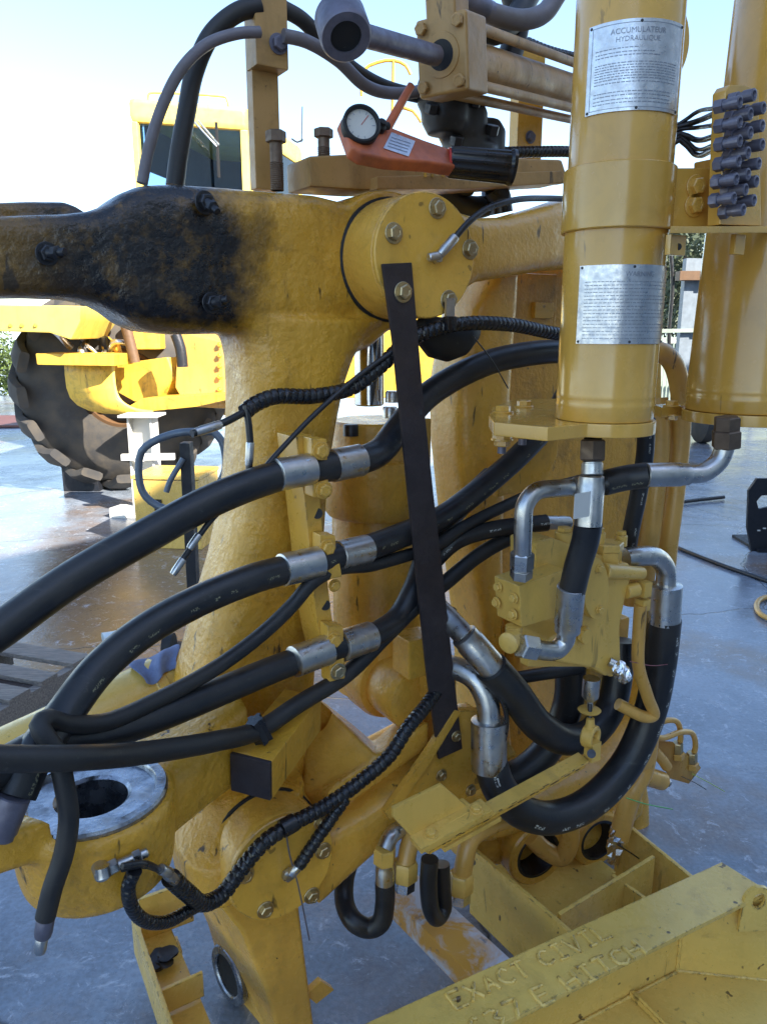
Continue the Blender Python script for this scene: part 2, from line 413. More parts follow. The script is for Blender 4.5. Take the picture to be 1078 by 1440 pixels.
def glass():
    n = NT('tinted_window_glass'); o = n.t.nodes['Material Output']
    tr = n.n('BsdfTransparent'); tr.inputs[0].default_value = (.62, .78, .92, 1); gl = n.n('BsdfGlossy', i_Roughness=.03); fr = n.n('Fresnel', i_IOR=1.5); mx = n.n('MixShader')
    n.l(n.math('ADD', fr.outputs[0], .04), mx.inputs[0]); n.l(tr.outputs[0], mx.inputs[1]); n.l(gl.outputs[0], mx.inputs[2]); n.l(mx.outputs[0], o.inputs[0]); return n.m
M['glass'] = glass()
def leaf(name, c1, c2):
    n = NT(name); n.set(Base_Color=n.mix(n.ramp(n.noise(3, 3), [(.35, 0), (.65, 1)]), c1, c2), Roughness=.6); return n.m
M['leaf'] = leaf('hedge_leaf', (.035, .065, .012), (.10, .14, .03)); M['leaf2'] = leaf('gum_leaf', (.03, .05, .025), (.08, .10, .05))
M['bark'] = simple('grey_bark', (.16, .12, .09), .9)
def concrete():
    n = NT('wet_oily_concrete'); g = n.tc.outputs['Object']
    big = n.noise(.55, 6, .62); med = n.noise(2.3, 8, .7); fin = n.noise(60, 4, .6)
    c = n.mix(n.ramp(med, [(.3, 0), (.7, 1)]), (.125, .152, .19), (.29, .335, .40))  # blue in both tones stands in for sky reflected by grey concrete
    c = n.mix(n.ramp(n.noise(1.3, 7, .7, dist=.4), [(.56, 0), (.7, .7)]), c, (.06, .055, .055))
    c = n.mix(n.ramp(n.noise(.9, 6, .65), [(.52, 0), (.66, .75)]), c, (.20, .12, .06))
    vp_ = n.n('VectorMath', operation='DISTANCE'); geo = n.n('NewGeometry'); n.l(geo.outputs['Position'], vp_.inputs[0]); vp_.inputs[1].default_value = (-1.7, 5.2, 0)
    pm = n.ramp(n.math('ADD', n.math('MULTIPLY', vp_.outputs['Value'], .25), n.math('MULTIPLY_ADD', n.noise(1.6, 7, .68), .9, -.45)), [(.25, .85), (.62, 0)])
    c = n.mix(pm, c, (.17, .095, .042))
    sc = n.ramp(n.noise(9, 12, .82, dist=1.6), [(.555, 0), (.63, .75)]); c = n.mix(sc, c, (.55, .58, .64))
    c = n.mix(n.ramp(fin, [(.35, .35), (.6, 0)]), c, (.06, .06, .065))
    wn = n.n('TexNoise', i_Scale=1.8, i_Detail=5); n.l(g, wn.inputs['Vector'])
    wv = n.n('VectorMath', operation='MULTIPLY_ADD'); n.l(wn.outputs['Color'], wv.inputs[0]); wv.inputs[1].default_value = (.35, .35, 0); n.l(g, wv.inputs[2])
    vo = n.n('TexVoronoi', feature='DISTANCE_TO_EDGE', i_Scale=.42); n.l(wv.outputs[0], vo.inputs['Vector'])
    cr = n.ramp(vo.outputs['Distance'], [(.0, 1), (.0010, .7), (.0026, 0)])
    c = n.mix(n.math('MULTIPLY', cr, .85), c, (.02, .02, .022))
    n.set(Base_Color=c)
    wet = n.ramp(big, [(.42, 1), (.58, 0)])
    n.set(Roughness=n.math('ADD', n.ramp(med, [(.3, .16), (.7, .36)]), n.math('MULTIPLY', wet, -.11)))
    b = n.bump(med, .25, .02); b = n.bump(fin, .18, .004, b); b = n.bump(n.math('SUBTRACT', 1, cr), .3, .003, b)
    n.set(Normal=b, Specular_IOR_Level=.8); return n.m
M['ground'] = concrete()
# ================================================================== SETTING
def struct(o): o['kind'] = 'structure'; return o
bm = bmesh.new()
vs = [bm.verts.new((x, y, 0)) for x, y in ((-300, -300), (300, -300), (300, 600), (-300, 600))]; bm.faces.new(vs)
struct(emit('concrete_yard', bm, M['ground'], smooth=False))
# added unseen building behind right of the camera, sized to shade the near yard
d1 = V((.65, .76, 0)).normalized(); d2 = V((.76, -.65, 0)).normalized()
e0 = V((6.5, -2.3, 0))
wk = thing('added_shade_building', 'long pale unseen building added to shade the near yard', 'building', e0+d1*2)
wl = box('wall', e0+d1*2.5+d2*5+UP*4.5, d1*11.5, d2*5, UP*4.5, M['shade_building_wall'], wk, 0)
prism('roof', [e0+d1*-9.3-d2*.3+UP*9.0, e0+d1*-9.3+d2*5+UP*10.2, e0+d1*-9.3+d2*10.3+UP*9.0], d1*23.6, M['white'], wk, 0)
for k in range(3): box('roller_door', e0+d1*(-6+k*7)+UP*2.3-d2*.02, d1*2.2, d2*.05, UP*2.3, M['greypost'], wk, .01)
# ---------------------------------------------------------------- foliage
def leaves(bm, c, rad, n, size, rnd):
    for _ in range(n):
        while True:
            p = V((rnd.uniform(-1, 1), rnd.uniform(-1, 1), rnd.uniform(-1, 1)))
            if p.length < 1: break
        q = V(c)+V((p.x*rad[0], p.y*rad[1], p.z*rad[2]))
        a = V((rnd.gauss(0, 1), rnd.gauss(0, 1), rnd.gauss(0, 1))).normalized(); b = a.cross(V((rnd.gauss(0, 1), rnd.gauss(0, 1), rnd.gauss(0, 1)))).normalized()
        s = size*rnd.uniform(.6, 1.4); f = [bm.verts.new(q+a*s), bm.verts.new(q+b*s*.45), bm.verts.new(q-a*s), bm.verts.new(q-b*s*.45)]
        bm.faces.new(f)
rnd = random.Random(3)
def leafobj(name, bm, mat, par=None):
    me = bpy.data.meshes.new(name)
    b = BASE[par.name] if par else V((0, 0, 0))
    if not par:
        for v in bm.verts: b = b+v.co
        b /= len(bm.verts)
    for v in bm.verts: v.co -= b
    bm.to_mesh(me); bm.free(); o = bpy.data.objects.new(name, me); COL.objects.link(o); me.materials.append(mat); BASE[o.name] = b
    if par: o.parent = par
    else: o.location = b
    return o
bm = bmesh.new()
for k in range(26):
    c = P(-110+k*7, 512, 22.04+rnd.uniform(-.4, .4)); leaves(bm, (c.x, c.y, .85+rnd.uniform(-.2, .2)), (.55, .6, .9), 300, .06, rnd)
h = leafobj('hedge', bm, M['leaf']); props(h, 'sunlit green hedge beyond the yard, left of the big tyre', 'hedge', kind='stuff')
def tree(label, px, Y, hgt, spread, n):
    b = P(px, 500, Y); b = V((b.x, Y, 0)); t = thing('gum_tree', label, 'tree', b)
    bm = bmesh.new(); sweep(bm, spline([b, b+V((.1, 0, hgt*.35)), b+V((-.1, .1, hgt*.75))], .3), lambda L, a: .22*max(.2, 1-L/(hgt*1.1)), 9)
    for k in range(5):
        q = b+V((0, 0, hgt*(.3+.09*k))); a = k*2.4; sweep(bm, spline([q, q+V((math.cos(a)*spread*.5, math.sin(a)*spread*.5, hgt*.15)), q+V((math.cos(a)*spread*.9, math.sin(a)*spread*.9, hgt*.24))], .3), lambda L, a: .08, 6)
    emit('trunk', bm, M['bark'], t); bm = bmesh.new()
    for k in range(n):
        a = rnd.uniform(0, 6.28); r = spread*math.sqrt(rnd.random()); z = hgt*(.35+.62*rnd.random()); leaves(bm, b+V((math.cos(a)*r, math.sin(a)*r, z)), (.7, .7, .5), 130, .11, rnd)
    leafobj('crown', bm, M['leaf2'], t)
tree('broad gum tree beyond the fence, seen in the gap between the accumulators', 985, 30, 5.8, 3.2, 110)
tree('smaller tree beyond the fence, right behind the first accumulator', 915, 34, 5.0, 2.4, 70)
# ---------------------------------------------------------------- far right: fence, post, shed items
def fence():
    a = P(905, 500, 17.40); b = P(1120, 500, 17.40); a.z = b.z = 0
    t = thing('mesh_fence', 'grey-green metal bar fence across the far end of the yard', 'fence', a); dx = (b-a)
    for z in (.25, 1.05, 1.62): beam('rail', a+UP*z, b+UP*z, .04, .05, M['wire'], t, bw=0)
    for k in range(5): beam('post', a+dx*(k/4), a+dx*(k/4)+UP*1.8, .07, .07, M['greypost'], t, up=V((1, 0, 0)), bw=0)
    proto = None
    for k in range(40):
        p = a+dx*((k+.5)/40)
        if proto is None: proto = beam('bar', p+UP*.2, p+UP*1.7, .022, .022, M['wire'], t, up=V((1, 0, 0)), bw=0)
        else:
            o = proto.copy(); COL.objects.link(o); o.parent = t; o.location = proto.location+dx*(k/40)
fence()
def hoist():
    b = P(957, 500, 12.76); b.z = 0
    t = thing('yard_post', 'grey-blue steel post behind the accumulators with a rail and cable', 'post', b)
    beam('column', b, b+UP*2.9, .15, .15, M['greypost'], t, up=V((1, 0, 0))); beam('rail', P(900, 466, 12.64), P(1010, 464, 12.64), .06, .06, M['wire'], t)
    beam('flange', b+V((.10, -.02, 0)), b+V((.10, -.02, 2.9)), .05, .16, M['greypost'], t, up=V((1, 0, 0)))
    box('base_plate', b+UP*.02, V((.2, 0, 0)), V((0, .2, 0)), UP*.02, M['greypost'], t)
    tube('cable', [P(941, 340, 12.64), P(945, 400, 12.64), P(940, 470, 12.64), P(942, 530, 12.64)], .03, M['cable'], t, 8, .1)
    box('ledge', P(977, 388, 12.64), V((.28, 0, 0)), V((0, .1, 0)), UP*.07, M['brown'], t)
hoist()
b = P(980, 520, 16.47); b.z = .8
t = thing('site_shed', 'low pale cabin standing behind the fence', 'shed', V((b.x, 19, 0)))
box('wall', V((b.x-.3, 19.5, .75)), V((3.2, 0, 0)), V((0, 1, 0)), UP*.75, M['wire'], t, .02); box('roof', V((b.x-.3, 19.5, 1.53)), V((3.4, 0, 0)), V((0, 1.2, 0)), UP*.03, M['white'], t, .01)
c = G(985, 622); bm = bmesh.new(); lathe(bm, c+V((-.12, 0, .42)), (1, 0, 0), [(0, .2), (.01, .36), (.05, .42), (.2, .42), (.25, .36), (.26, .2)], 28)
tt = emit('spare_tyre', bm, M['tyre']); props(tt, 'black tyre standing on the yard behind the right accumulator elbow', 'tyre')
c = G(1095, 775)
t = thing('steel_bracket', 'black laser-cut steel plate with a slot, standing at the right edge', 'steel plate', c)
pts = [P(x, y, c.y) for x, y in ((1052, 690), (1064, 673), (1130, 673), (1150, 700), (1150, 775), (1056, 775), (1050, 742))]
hole = [P(x, y, c.y) for x, y in ((1063, 705), (1070, 697), (1105, 694), (1105, 708), (1066, 716))]
dp = V((.0, .03, 0))
bm = bmesh.new()
def holed(bm, outer, inner, dv):
    ol = [bm.verts.new(p) for p in outer]; il = [bm.verts.new(p) for p in inner]
    es = [bm.edges.new((l[i], l[(i+1) % len(l)])) for l in (ol, il) for i in range(len(l))]
    r = bmesh.ops.triangle_fill(bm, edges=es, use_beauty=True)
    fs = [g for g in r['geom'] if isinstance(g, bmesh.types.BMFace)]
    e = bmesh.ops.extrude_face_region(bm, geom=fs)
    bmesh.ops.translate(bm, verts=[g for g in e['geom'] if isinstance(g, bmesh.types.BMVert)], vec=dv); return bm
holed(bm, pts, hole, dp); emit('plate', bm, M['dkmetal'], t, smooth=False)
for x, y in ((1066, 746), (1074, 743)): box('slot_mark', P(x, y, c.y-.004), V((.012, 0, 0)), V((0, .004, 0)), UP*.005, M['white'], t, 0)
box('foot', c+V((.05, .2, .012)), V((.25, 0, 0)), V((0, .25, 0)), UP*.012, M['dkmetal'], t, .002)
o = tube('air_hose', [G(x, y, .015) for x, y in ((930, 760), (952, 770), (1010, 793), (1078, 817), (1140, 840))], .016, M['cable'], None, 10, .05); props(o, 'dark air hose running straight across the concrete at right', 'hose')
o = tube('hose_loop', [G(x, y, .02) for x, y in ((1120, 838), (1090, 838), (1070, 842), (1063, 853), (1072, 866), (1095, 874), (1130, 876))], .017, M['pipe'], None, 10, .03); props(o, 'loop of tan hose lying on the concrete at the right edge', 'hose')
o = tube('steel_rod', [G(920, 711, .03), G(965, 705, .03), G(1017, 699, .03)], .02, M['cable'], None, 8, .1); props(o, 'thin black pointed bar lying on the wet concrete', 'bar')
o = box('steel_sheet', G(10, 592, .03), V((2.2, .1, 0)), V((-.05, .9, 0)), UP*.02, M['mat'], None, .004); props(o, 'rusty red steel sheet lying on the ground by the hedge', 'steel sheet')
# ================================================================== BACKGROUND TRACTOR
tb = G(170, 690)
TR = thing('scraper_tractor', 'sunlit yellow scraper tractor with a square cab and one huge tyre', 'tractor', tb)
A0 = P(186, 200, 9.74); A1 = P(349, 200, 10.15); A2 = P(424, 200, 12.30)
for a in (A0, A1, A2): a.z = 0
A3 = A0+(A2-A1); ex = (A1-A0); ez = (A2-A1)
def cp(u, v, z): return A0+ex*u+ez*v+UP*z
ctr = lambda a, b, z0, z1: None
def slab(name, pts, z0, z1, mat, par, bw=.01): return prism(name, [V((p.x, p.y, z0)) for p in pts], UP*(z1-z0), mat, par, bw)
zt = P(186, 136, 9.74).z; z1 = P(186, 172, 9.74).z; z0 = 2.25
roof = slab('cab_roof', [cp(-.01, -.01, 0), cp(1.01, -.01, 0), cp(1.01, 1, 0), cp(-.01, 1, 0)], z1+.0, zt, M['cream'], TR, .07)
for (u0, u1, v0, v1) in ((0, .055, 0, .06), (.93, 1.0, 0, .06), (0, .055, .94, 1), (.94, 1.0, .94, 1)):
    slab('cab_pillar', [cp(u0, v0, 0), cp(u1, v0, 0), cp(u1, v1, 0), cp(u0, v1, 0)], z0-.3, z1+.02, M['cream'], TR, .02)
slab('cab_base', [cp(0, 0, 0), cp(1, 0, 0), cp(1, 1, 0), cp(0, 1, 0)], 1.9, 2.5, M['cream'], TR, .03)
fw = slab('front_window', [cp(.05, .02, 0), cp(.94, .02, 0), cp(.94, .03, 0), cp(.05, .03, 0)], 2.5, z1+.01, M['glass'], TR, 0)
slab('side_window', [cp(.985, .06, 0), cp(.975, .06, 0), cp(.975, .94, 0), cp(.985, .94, 0)], 2.5, z1+.0, M['glass'], TR, 0)
slab('rear_panel', [cp(.05, .97, 0), cp(.94, .97, 0), cp(.94, .98, 0), cp(.05, .98, 0)], 2.5, z1+.01, M['glass'], TR, 0)
slab('cab_lining', [cp(.05, .05, 0), cp(.93, .05, 0), cp(.93, .95, 0), cp(.05, .95, 0)], z1-.62, z1-.02, M['dkmetal'], TR, .05) if 0 else None
slab('rear_header', [cp(.05, .93, 0), cp(.94, .93, 0), cp(.94, .96, 0), cp(.05, .96, 0)], z1-.38, z1+.0, M['dkmetal'], TR, .01)
slab('left_header', [cp(.06, .06, 0), cp(.09, .06, 0), cp(.09, .94, 0), cp(.06, .94, 0)], z1-.5, z1+.0, M['dkmetal'], TR, .01)
box('seat_back', cp(.42, .55, 3.0), ex*.16, ez.normalized()*.06, UP*.34, M['dkmetal'], TR, .05)
beam('steering_post', cp(.5, .2, 2.5), cp(.52, .3, 3.0), .05, .05, M['dkmetal'], TR)
for q0, q1 in (((270, 168), (305, 206)), ((278, 169), (308, 204))): tube('wiper_arm', [P(*q0, 9.72), P(*q1, 9.72)], .012, M['zinc'], TR, 6, .3)
beam('wiper_blade', P(304, 172, 9.74), P(308, 250, 9.74), .03, .03, M['black'], TR)
tube('roof_handrail', [cp(.08, .1, zt), cp(.09, .1, zt+.10), cp(.2, .1, zt+.12), cp(.70, .1, zt+.14), cp(.76, .1, zt+.13), cp(.78, .1, zt+.0)], .016, M['cream'], TR, 8, .08)
tube('aerial', [P(424, 200, 12), P(425, 150, 12)], .008, M['cable'], TR, 6, .2)
tube('mirror_arm', [P(410, 195, 12), P(418, 200, 12), P(426, 196, 12)], .012, M['cable'], TR, 6, .1)
# platform hand rails right of the cab
for pts in (((508, 135), (510, 100), (530, 88), (553, 85), (570, 92), (577, 105)), ((553, 85), (551, 170)), ((556, 150), (580, 156), (592, 172))):
    tube('platform_handrail', [P(x, y, 10.44) for x, y in pts], .02, M['bright'], TR, 8, .08)
beam('platform', P(430, 262, 10.67), P(620, 262, 10.67), .8, .08, M['bright'], TR)
prism('chassis', [P(x, y, 9.6) for x, y in ((330, 425), (660, 425), (660, 520), (560, 560), (330, 560))], V((.2, 1.0, 0)), M['bright'], TR, .03)
# fender, engine bay, belly guard
prism('fender_plate', [P(x, y, 7.6) for x, y in ((-60, 428), (113, 430), (113, 452), (100, 478), (70, 468), (-60, 464))], V((0, 1.1, 0)), M['cream'], TR, .02)
for x in (15, 31, 50): bolt(P(x, 458, 7.595), (0, -1, 0), .014, M['bright'], TR)
prism('engine_bay', [P(x, y, 9.40) for x, y in ((112, 425), (330, 425), (330, 590), (112, 505))], V((.1, 1.2, 0)), M['bright'], TR, .02)
bm = bmesh.new(); gp = []
for x, y in ((92, 530), (90, 515), (92, 548), (100, 562), (118, 572), (150, 578), (185, 582)): pass
sec = [(58, 500), (150, 505), (157, 512), (158, 545), (163, 562), (178, 572), (210, 578), (275, 571)]
gq = [(158, 506), (159, 528), (161, 546), (166, 560), (176, 570), (192, 577), (215, 580)]
fr_ = [P(x, y, 7.95) for x, y in gq]; off = V((-.52, .12, 0))
bm = bmesh.new(); A_ = [bm.verts.new(p) for p in fr_]; B_ = [bm.verts.new(p+off) for p in fr_]; ring_face(bm, [A_, B_], close=False, caps=False)
o = emit('belly_guard', bm, M['bright'], TR, ang=60); md = o.modifiers.new('t', 'SOLIDIFY'); md.thickness = .03
tube('guard_edge', fr_, .022, M['cream'], TR, 8, .05)
prism('guard_lip', [P(x, y, 7.77) for x, y in ((50, 497), (160, 498), (160, 515), (52, 513))], V((.05, .5, 0)), M['bright'], TR, .012)
prism('belly_floor', [P(x, y, 8.06) for x, y in ((176, 574), (208, 579), (277, 572), (330, 560), (330, 552), (200, 560))], V((.3, 1.0, 0)), M['bright'], TR, .012)
prism('belly_gusset', [P(x, y, 8.41) for x, y in ((160, 512), (235, 502), (245, 532), (222, 560), (190, 566), (165, 552))], V((.25, .3, 0)), M['bright'], TR, .02)
prism('tank_wall', [P(x, y, 8.35) for x, y in ((250, 470), (262, 468), (312, 480), (318, 575), (262, 572), (246, 545))], V((.5, 1.2, 0)), M['pipe'], TR, .02)
for y in (485, 500, 515, 530, 548): bolt(P(309, y, 8.32), (-.3, -1, 0), .022, M['bright'], TR)
tube('lift_cylinder', [P(172, 440, 8.12), P(183, 480, 8.12), P(190, 510, 8.12)], .055, M['brown'], TR, 14, .2)
tube('lift_cylinder', [P(247, 470, 8.00), P(254, 490, 8.00), P(257, 516, 8.00)], .055, M['boltblk'], TR, 14, .2)
for k in range(34):
    x = rnd.uniform(100, 172); y = rnd.uniform(435, 497); p = P(x, y, 8.47+rnd.uniform(-.2, .3)); q = p+V((rnd.uniform(-.25, .25), rnd.uniform(-.15, .15), rnd.uniform(-.2, .2)))
    tube('engine_pipe', [p, (p+q)/2+V((0, -.1, .06)), q], rnd.uniform(.018, .045), M[rnd.choice(['bright', 'bright', 'pipe', 'zinc', 'boltblk'])], TR, 8, .06)
box('engine_box', P(127, 450, 8.29), V((.09, 0, 0)), V((0, .1, 0)), UP*.07, M['boltblk'], TR, .01)
box('engine_box', P(205, 470, 8.58), V((.17, .05, 0)), V((0, .1, 0)), UP*.16, M['bright'], TR, .02)
# tyre
tc = P(172, 543, 8.99); ax = V((.30, -.954, 0)); R = tc.z-.0
bm = bmesh.new()
lathe(bm, tc-ax*.42, ax, [(0, .45), (.0, .62), (.06, .78), (.16, R*.90), (.26, R*.945), (.42, R*.955), (.58, R*.945), (.68, R*.90), (.78, .78), (.84, .62), (.84, .45), (.7, .42)], 64)
tyre = emit('tyre', bm, M['tyre'], TR, ang=50)
bm = bmesh.new(); lathe(bm, tc+ax*.15, ax, [(0, .45), (.2, .44), (.22, .40), (.1, .36), (.12, .2), (.25, .18), (.26, 0)], 40); emit('rim', bm, M['brown'], tyre)
x_, y_, z_ = basis(ax); nl = 17
for side in (1, -1):
    for k in range(nl):
        secs = []
        for j in range(6):
            f = j/5; an = 2*math.pi*(k+(.5 if side < 0 else 0))/nl+f*.26*side; s = side*(.02+.40*f); rr = R*(.985-.09*max(0, f-.62)**1.2*3.2)
            rad = x_*math.cos(an)+y_*math.sin(an); tg = -x_*math.sin(an)+y_*math.cos(an)
            secs.append((tc+ax*s+rad*(rr-.035), tg*(.085+.03*f), rad*.05, 5))
        bm = bmesh.new(); loft(bm, secs, 10); emit('tread_lug', bm, M['tyre'], tyre, ang=30)
# things round the tractor
sp = G(210, 722)
t = thing('jack_stand', 'white steel H-beam stand under the belly guard of the tractor', 'stand', sp)
zt_ = P(210, 585, sp.y).z
for dx in (-.11, .11): beam('flange', sp+V((dx, 0, 0)), sp+V((dx, 0, zt_)), .22, .02, M['white'], t, up=V((1, 0, 0)))
beam('web', sp+V((0, 0, 0)), sp+V((0, 0, zt_)), .02, .2, M['white'], t, up=V((1, 0, 0)))
box('top_plate', sp+UP*(zt_+.01), V((.19, 0, 0)), V((0, .16, 0)), UP*.012, M['white'], t); box('base_plate', sp+UP*.012, V((.2, 0, 0)), V((0, .2, 0)), UP*.012, M['white'], t)
beam('cross_tube', P(171, 643, sp.y-.16), P(246, 642, sp.y-.1), .06, .06, M['white'], t)
c = G(122, 688); o = prism('wheel_chock', [c+V((-.22, -.12, 0)), c+V((.2, -.12, 0)), c+V((.14, -.12, .3)), c+V((-.22, -.12, .3))], V((0, .4, 0)), M['dkmetal'], None, .01); props(o, 'dark wedge wheel chock wedged under the big tyre', 'wheel chock')
c = G(174, 726); o = box('timber_block', c+UP*.05, V((.085, -.02, 0)), V((.03, .09, 0)), UP*.05, M['white'], None, .006); props(o, 'small white block lying on the ground left of the yellow box', 'block')
c = G(250, 765); t = thing('battery_box', 'mustard yellow steel box standing on the concrete behind the handle', 'box', c)
zt_ = P(250, 672, c.y-.15).z
box('body', c+V((0, .1, zt_/2-.01)), V((.28, -.03, 0)), V((.03, .25, 0)), UP*(zt_/2-.01), M['stand'], t, .008); box('lid', c+V((0, .1, zt_)), V((.29, -.03, 0)), V((.03, .26, 0)), UP*.015, M['stand'], t, .006)
box('latch', c+V((-.1, -.15, zt_*.6)), V((.03, 0, 0)), V((0, .012, 0)), UP*.06, M['dkmetal'], t)
Y0 = 3.7; gy = G(268, 840); 
t = thing('trolley', 'hand trolley with a bent grey loop handle and dark upright', 'trolley', V((P(268, 700, Y0).x, Y0, 0)))
hp = [(300, 607), (250, 609), (214, 622), (199, 635), (195, 660), (200, 690), (212, 705), (235, 716), (262, 712), (300, 690), (317, 660), (312, 620), (300, 607)]
tube('loop_handle', [P(x, y, Y0) for x, y in hp], .019, M['blue_steel'], t, 12, .03)
b0 = P(271, 845, Y0); beam('upright', P(262, 622, Y0+.02), V((b0.x, Y0+.02, .03)), .075, .05, M['dkmetal'], t, up=V((1, 0, 0)))
box('base', V((b0.x, Y0+.15, .03)), V((.25, 0, 0)), V((0, .3, 0)), UP*.025, M['dkmetal'], t)
tube('lever', [P(258, 645, Y0-.02), P(240, 675, Y0-.05), P(234, 692, Y0-.06)], .014, M['blue_steel'], t, 10, .02)
for k in (-1, 1): cylb(bm := bmesh.new(), V((b0.x+k*.2, Y0+.3, .08)), V((b0.x+k*.25, Y0+.3, .08)), .08); emit('wheel', bm, M['black'], t)
# pallet
p0 = G(128, 925, .14); p1 = G(0, 1000, .14); pa = (p1-p0).normalized(); pb = V((pa.y, -pa.x, 0)); pb = pb if pb.y > 0 else -pb
t = thing('timber_pallet', 'weathered grey timber pallet on the concrete behind the lying cylinder', 'pallet', V((p0.x, p0.y, 0)))
wv = random.Random(5)
for k in range(3): beam('bearer', p0+pb*(.04+k*.5)-UP*.06, p0+pa*1.5+pb*(.04+k*.5)-UP*.06, .05, .10, M['wood'], t)
for k, (s, wd) in enumerate(((.05, .13), (.28, .11), (.47, .13), (.68, .12), (.90, .13), (1.12, .11), (1.34, .13))):
    beam('plank', p0+pa*s+pb*wv.uniform(-.0, .02)+UP*.002, p0+pa*s+pb*1.08+UP*.002, wd, .024, M['wood'], t)
for s in (.08, .55, 1.0): beam('bottom_plank', p0+pa*s-UP*.125, p0+pa*s+pb*1.08-UP*.125, .1, .022, M['wood'], t)
o = prism('plywood_sheet', [p0+pa*.22+pb*.42+UP*.022, p0+pa*.95+pb*.30+UP*.022, p0+pa*1.05+pb*.95+UP*.022, p0+pa*.30+pb*1.0+UP*.022], UP*.012, M['brown'], None, .002); props(o, 'brown board lying on top of the grey pallet', 'board')
c = G(146, 902, .05); bm = bmesh.new(); lathe(bm, c, (.8, .5, .08), [(0, .048), (0, .052), (.06, .044), (.09, .044), (.092, .05), (.10, .05), (.15, .040), (.15, .0), (.145, 0), (.14, .037), (.01, .046)], 24); o = emit('plastic_cup', bm, M['cup']); props(o, 'white plastic cup lying on its side beyond the pallet', 'cup')
# ================================================================== HITCH
def hbox(name, x0, y0, x1, y1, w, d, mat, par=None, bw=.004, seg=2):
    xm, ym = (x0+x1)/2, (y0+y1)/2; a = S(x0, ym, w); b = S(x1, ym, w); t_ = S(xm, y0, w); u_ = S(xm, y1, w)
    hu = (b-a).dot(U)/2; hz = (t_.z-u_.z)/2; c = (a+b)/2; c.z = (t_.z+u_.z)/2
    return box(name, c-N*(d/2), U*hu, N*(d/2), UP*hz, mat, par, bw, seg)
def poly(name, pts, w, d, mat, par=None, bw=.004, seg=2): return prism(name, [S(x, y, w) for x, y in pts], -N*d, mat, par, bw, seg)
def disc(name, px, py, w, r, L, mat, par, seg=48, ch=.003):
    bm = bmesh.new(); c = S(px, py, w); lathe(bm, c, -N, [(0, r-ch), (ch, r), (L, r)], seg); return emit(name, bm, mat, par)
kU = lambda px, t: F*(.848-.53*(px-539)/F)/t
kN = lambda px, t: F*(.53+.848*(px-539)/F)/t
# ---------------------------------------------------------------- tower: top arm, column, lower arm with kingpin ring
TW = thing('hitch_tower', 'yellow cast hitch tower, its upper arm smeared with black grease', 'machine part', V((S(130, 1113, .15).x+.25, S(130, 1113, .15).y+.15, .2)))
bm = bmesh.new(); secs = []
for px, yt, yb, w, d in ((-110, 306, 418, -.17, .17), (-40, 303, 418, -.16, .18), (40, 299, 417, -.15, .18), (100, 297, 419, -.14, .19), (135, 293, 426, -.135, .20), (160, 284, 438, -.13, .22), (185, 266, 455, -.125, .25), (215, 254, 467, -.12, .27), (260, 252, 471, -.12, .28), (330, 257, 470, -.125, .28), (400, 264, 468, -.13, .28), (455, 268, 463, -.135, .27), (520, 285, 450, -.14, .26)):
    a = S(px, yt, w); b = S(px, yb, w); c = (a+b)/2; secs.append((c-N*(d/2), UP*((a.z-b.z)/2), N*(d/2), 5.0))
loft(bm, secs, 44)
secs = []
for px, yt, yb, w, d in ((-110, 286, 310, -.28, .14), (40, 280, 312, -.28, .14), (95, 281, 312, -.28, .12), (118, 292, 312, -.28, .08)):
    a = S(px, yt, w); b = S(px, yb, w); c = (a+b)/2; secs.append((c-N*(d/2), UP*((a.z-b.z)/2), N*(d/2), 3.5))
loft(bm, secs)
PC = S(599, 360, 0)
lathe(bm, PC-N*.145, -N, [(0, .150), (.012, .158), (.24, .158), (.25, .15)], 48)
secs = []
for y, xl, xr in ((448, 300, 548), (472, 312, 516), (500, 316, 496), (540, 317, 482), (600, 316, 470), (660, 312, 460), (720, 304, 456), (780, 292, 452), (850, 272, 448), (930, 252, 441), (1000, 240, 436), (1060, 232, 428), (1120, 230, 420), (1165, 236, 410)):
    px = (xl+xr)/2; d = .13; w = -.25; t_ = tS(px, y, w)
    a = max(.03, ((xr-xl)/1.66-d*kN(px, t_))/kU(px, t_)); secs.append((S(px, y, w), U*a, N*d, 3.4))
loft(bm, secs, 44)
# shoulder under the arm
secs = []
for px, y, hz, d in ((540, 425, .05, .10), (500, 455, .06, .11), (440, 480, .06, .11), (360, 475, .04, .11)):
    secs.append((S(px, y, -.26), UP*hz, N*d, 3))
loft(bm, secs)
RC = S(130, 1113, .15); RZ = RC.z
# boss of the lower arm
lathe(bm, V((RC.x, RC.y, RZ-.008)), (0, 0, -1), [(0, .136), (.01, .142), (.06, .140), (.12, .135), (.15, .128), (.158, .11)], 48)
secs = []
for px, w, hu, hz, dz in ((60, .14, .10, .055, -.075), (130, .12, .12, .065, -.08), (210, .05, .125, .072, -.085), (270, -.02, .13, .085, -.075), (330, -.08, .13, .10, -.06)):
    p = S(px, 1165, w); secs.append((V((p.x, p.y, RZ+dz)), N*hu, UP*hz, 4))
loft(bm, secs)
LC = S(398, 1220, .06)
lathe(bm, LC-N*.105, -N, [(0, .134), (.012, .142), (.16, .142), (.17, .13)], 44)
secs = [(S(350, 1090, -.16), U*.12, N*.14, 3), (S(330, 1160, -.12), U*.15, N*.15, 3), (S(335, 1215, -.1), U*.14, N*.14, 3)]
loft(bm, secs)
q = S(22, 1165, .2); boxb(bm, q+V((0, 0, -.01)), U*.05, N*.05, UP*.035)
col = cast('tower_casting', bm, M['grease'], TW, .0075, 6)
carve(col, [lathe(bmesh.new(), V((RC.x, RC.y, RZ-.13)), (0, 0, 1), [(0, .1295), (.2, .1295)], 48)])
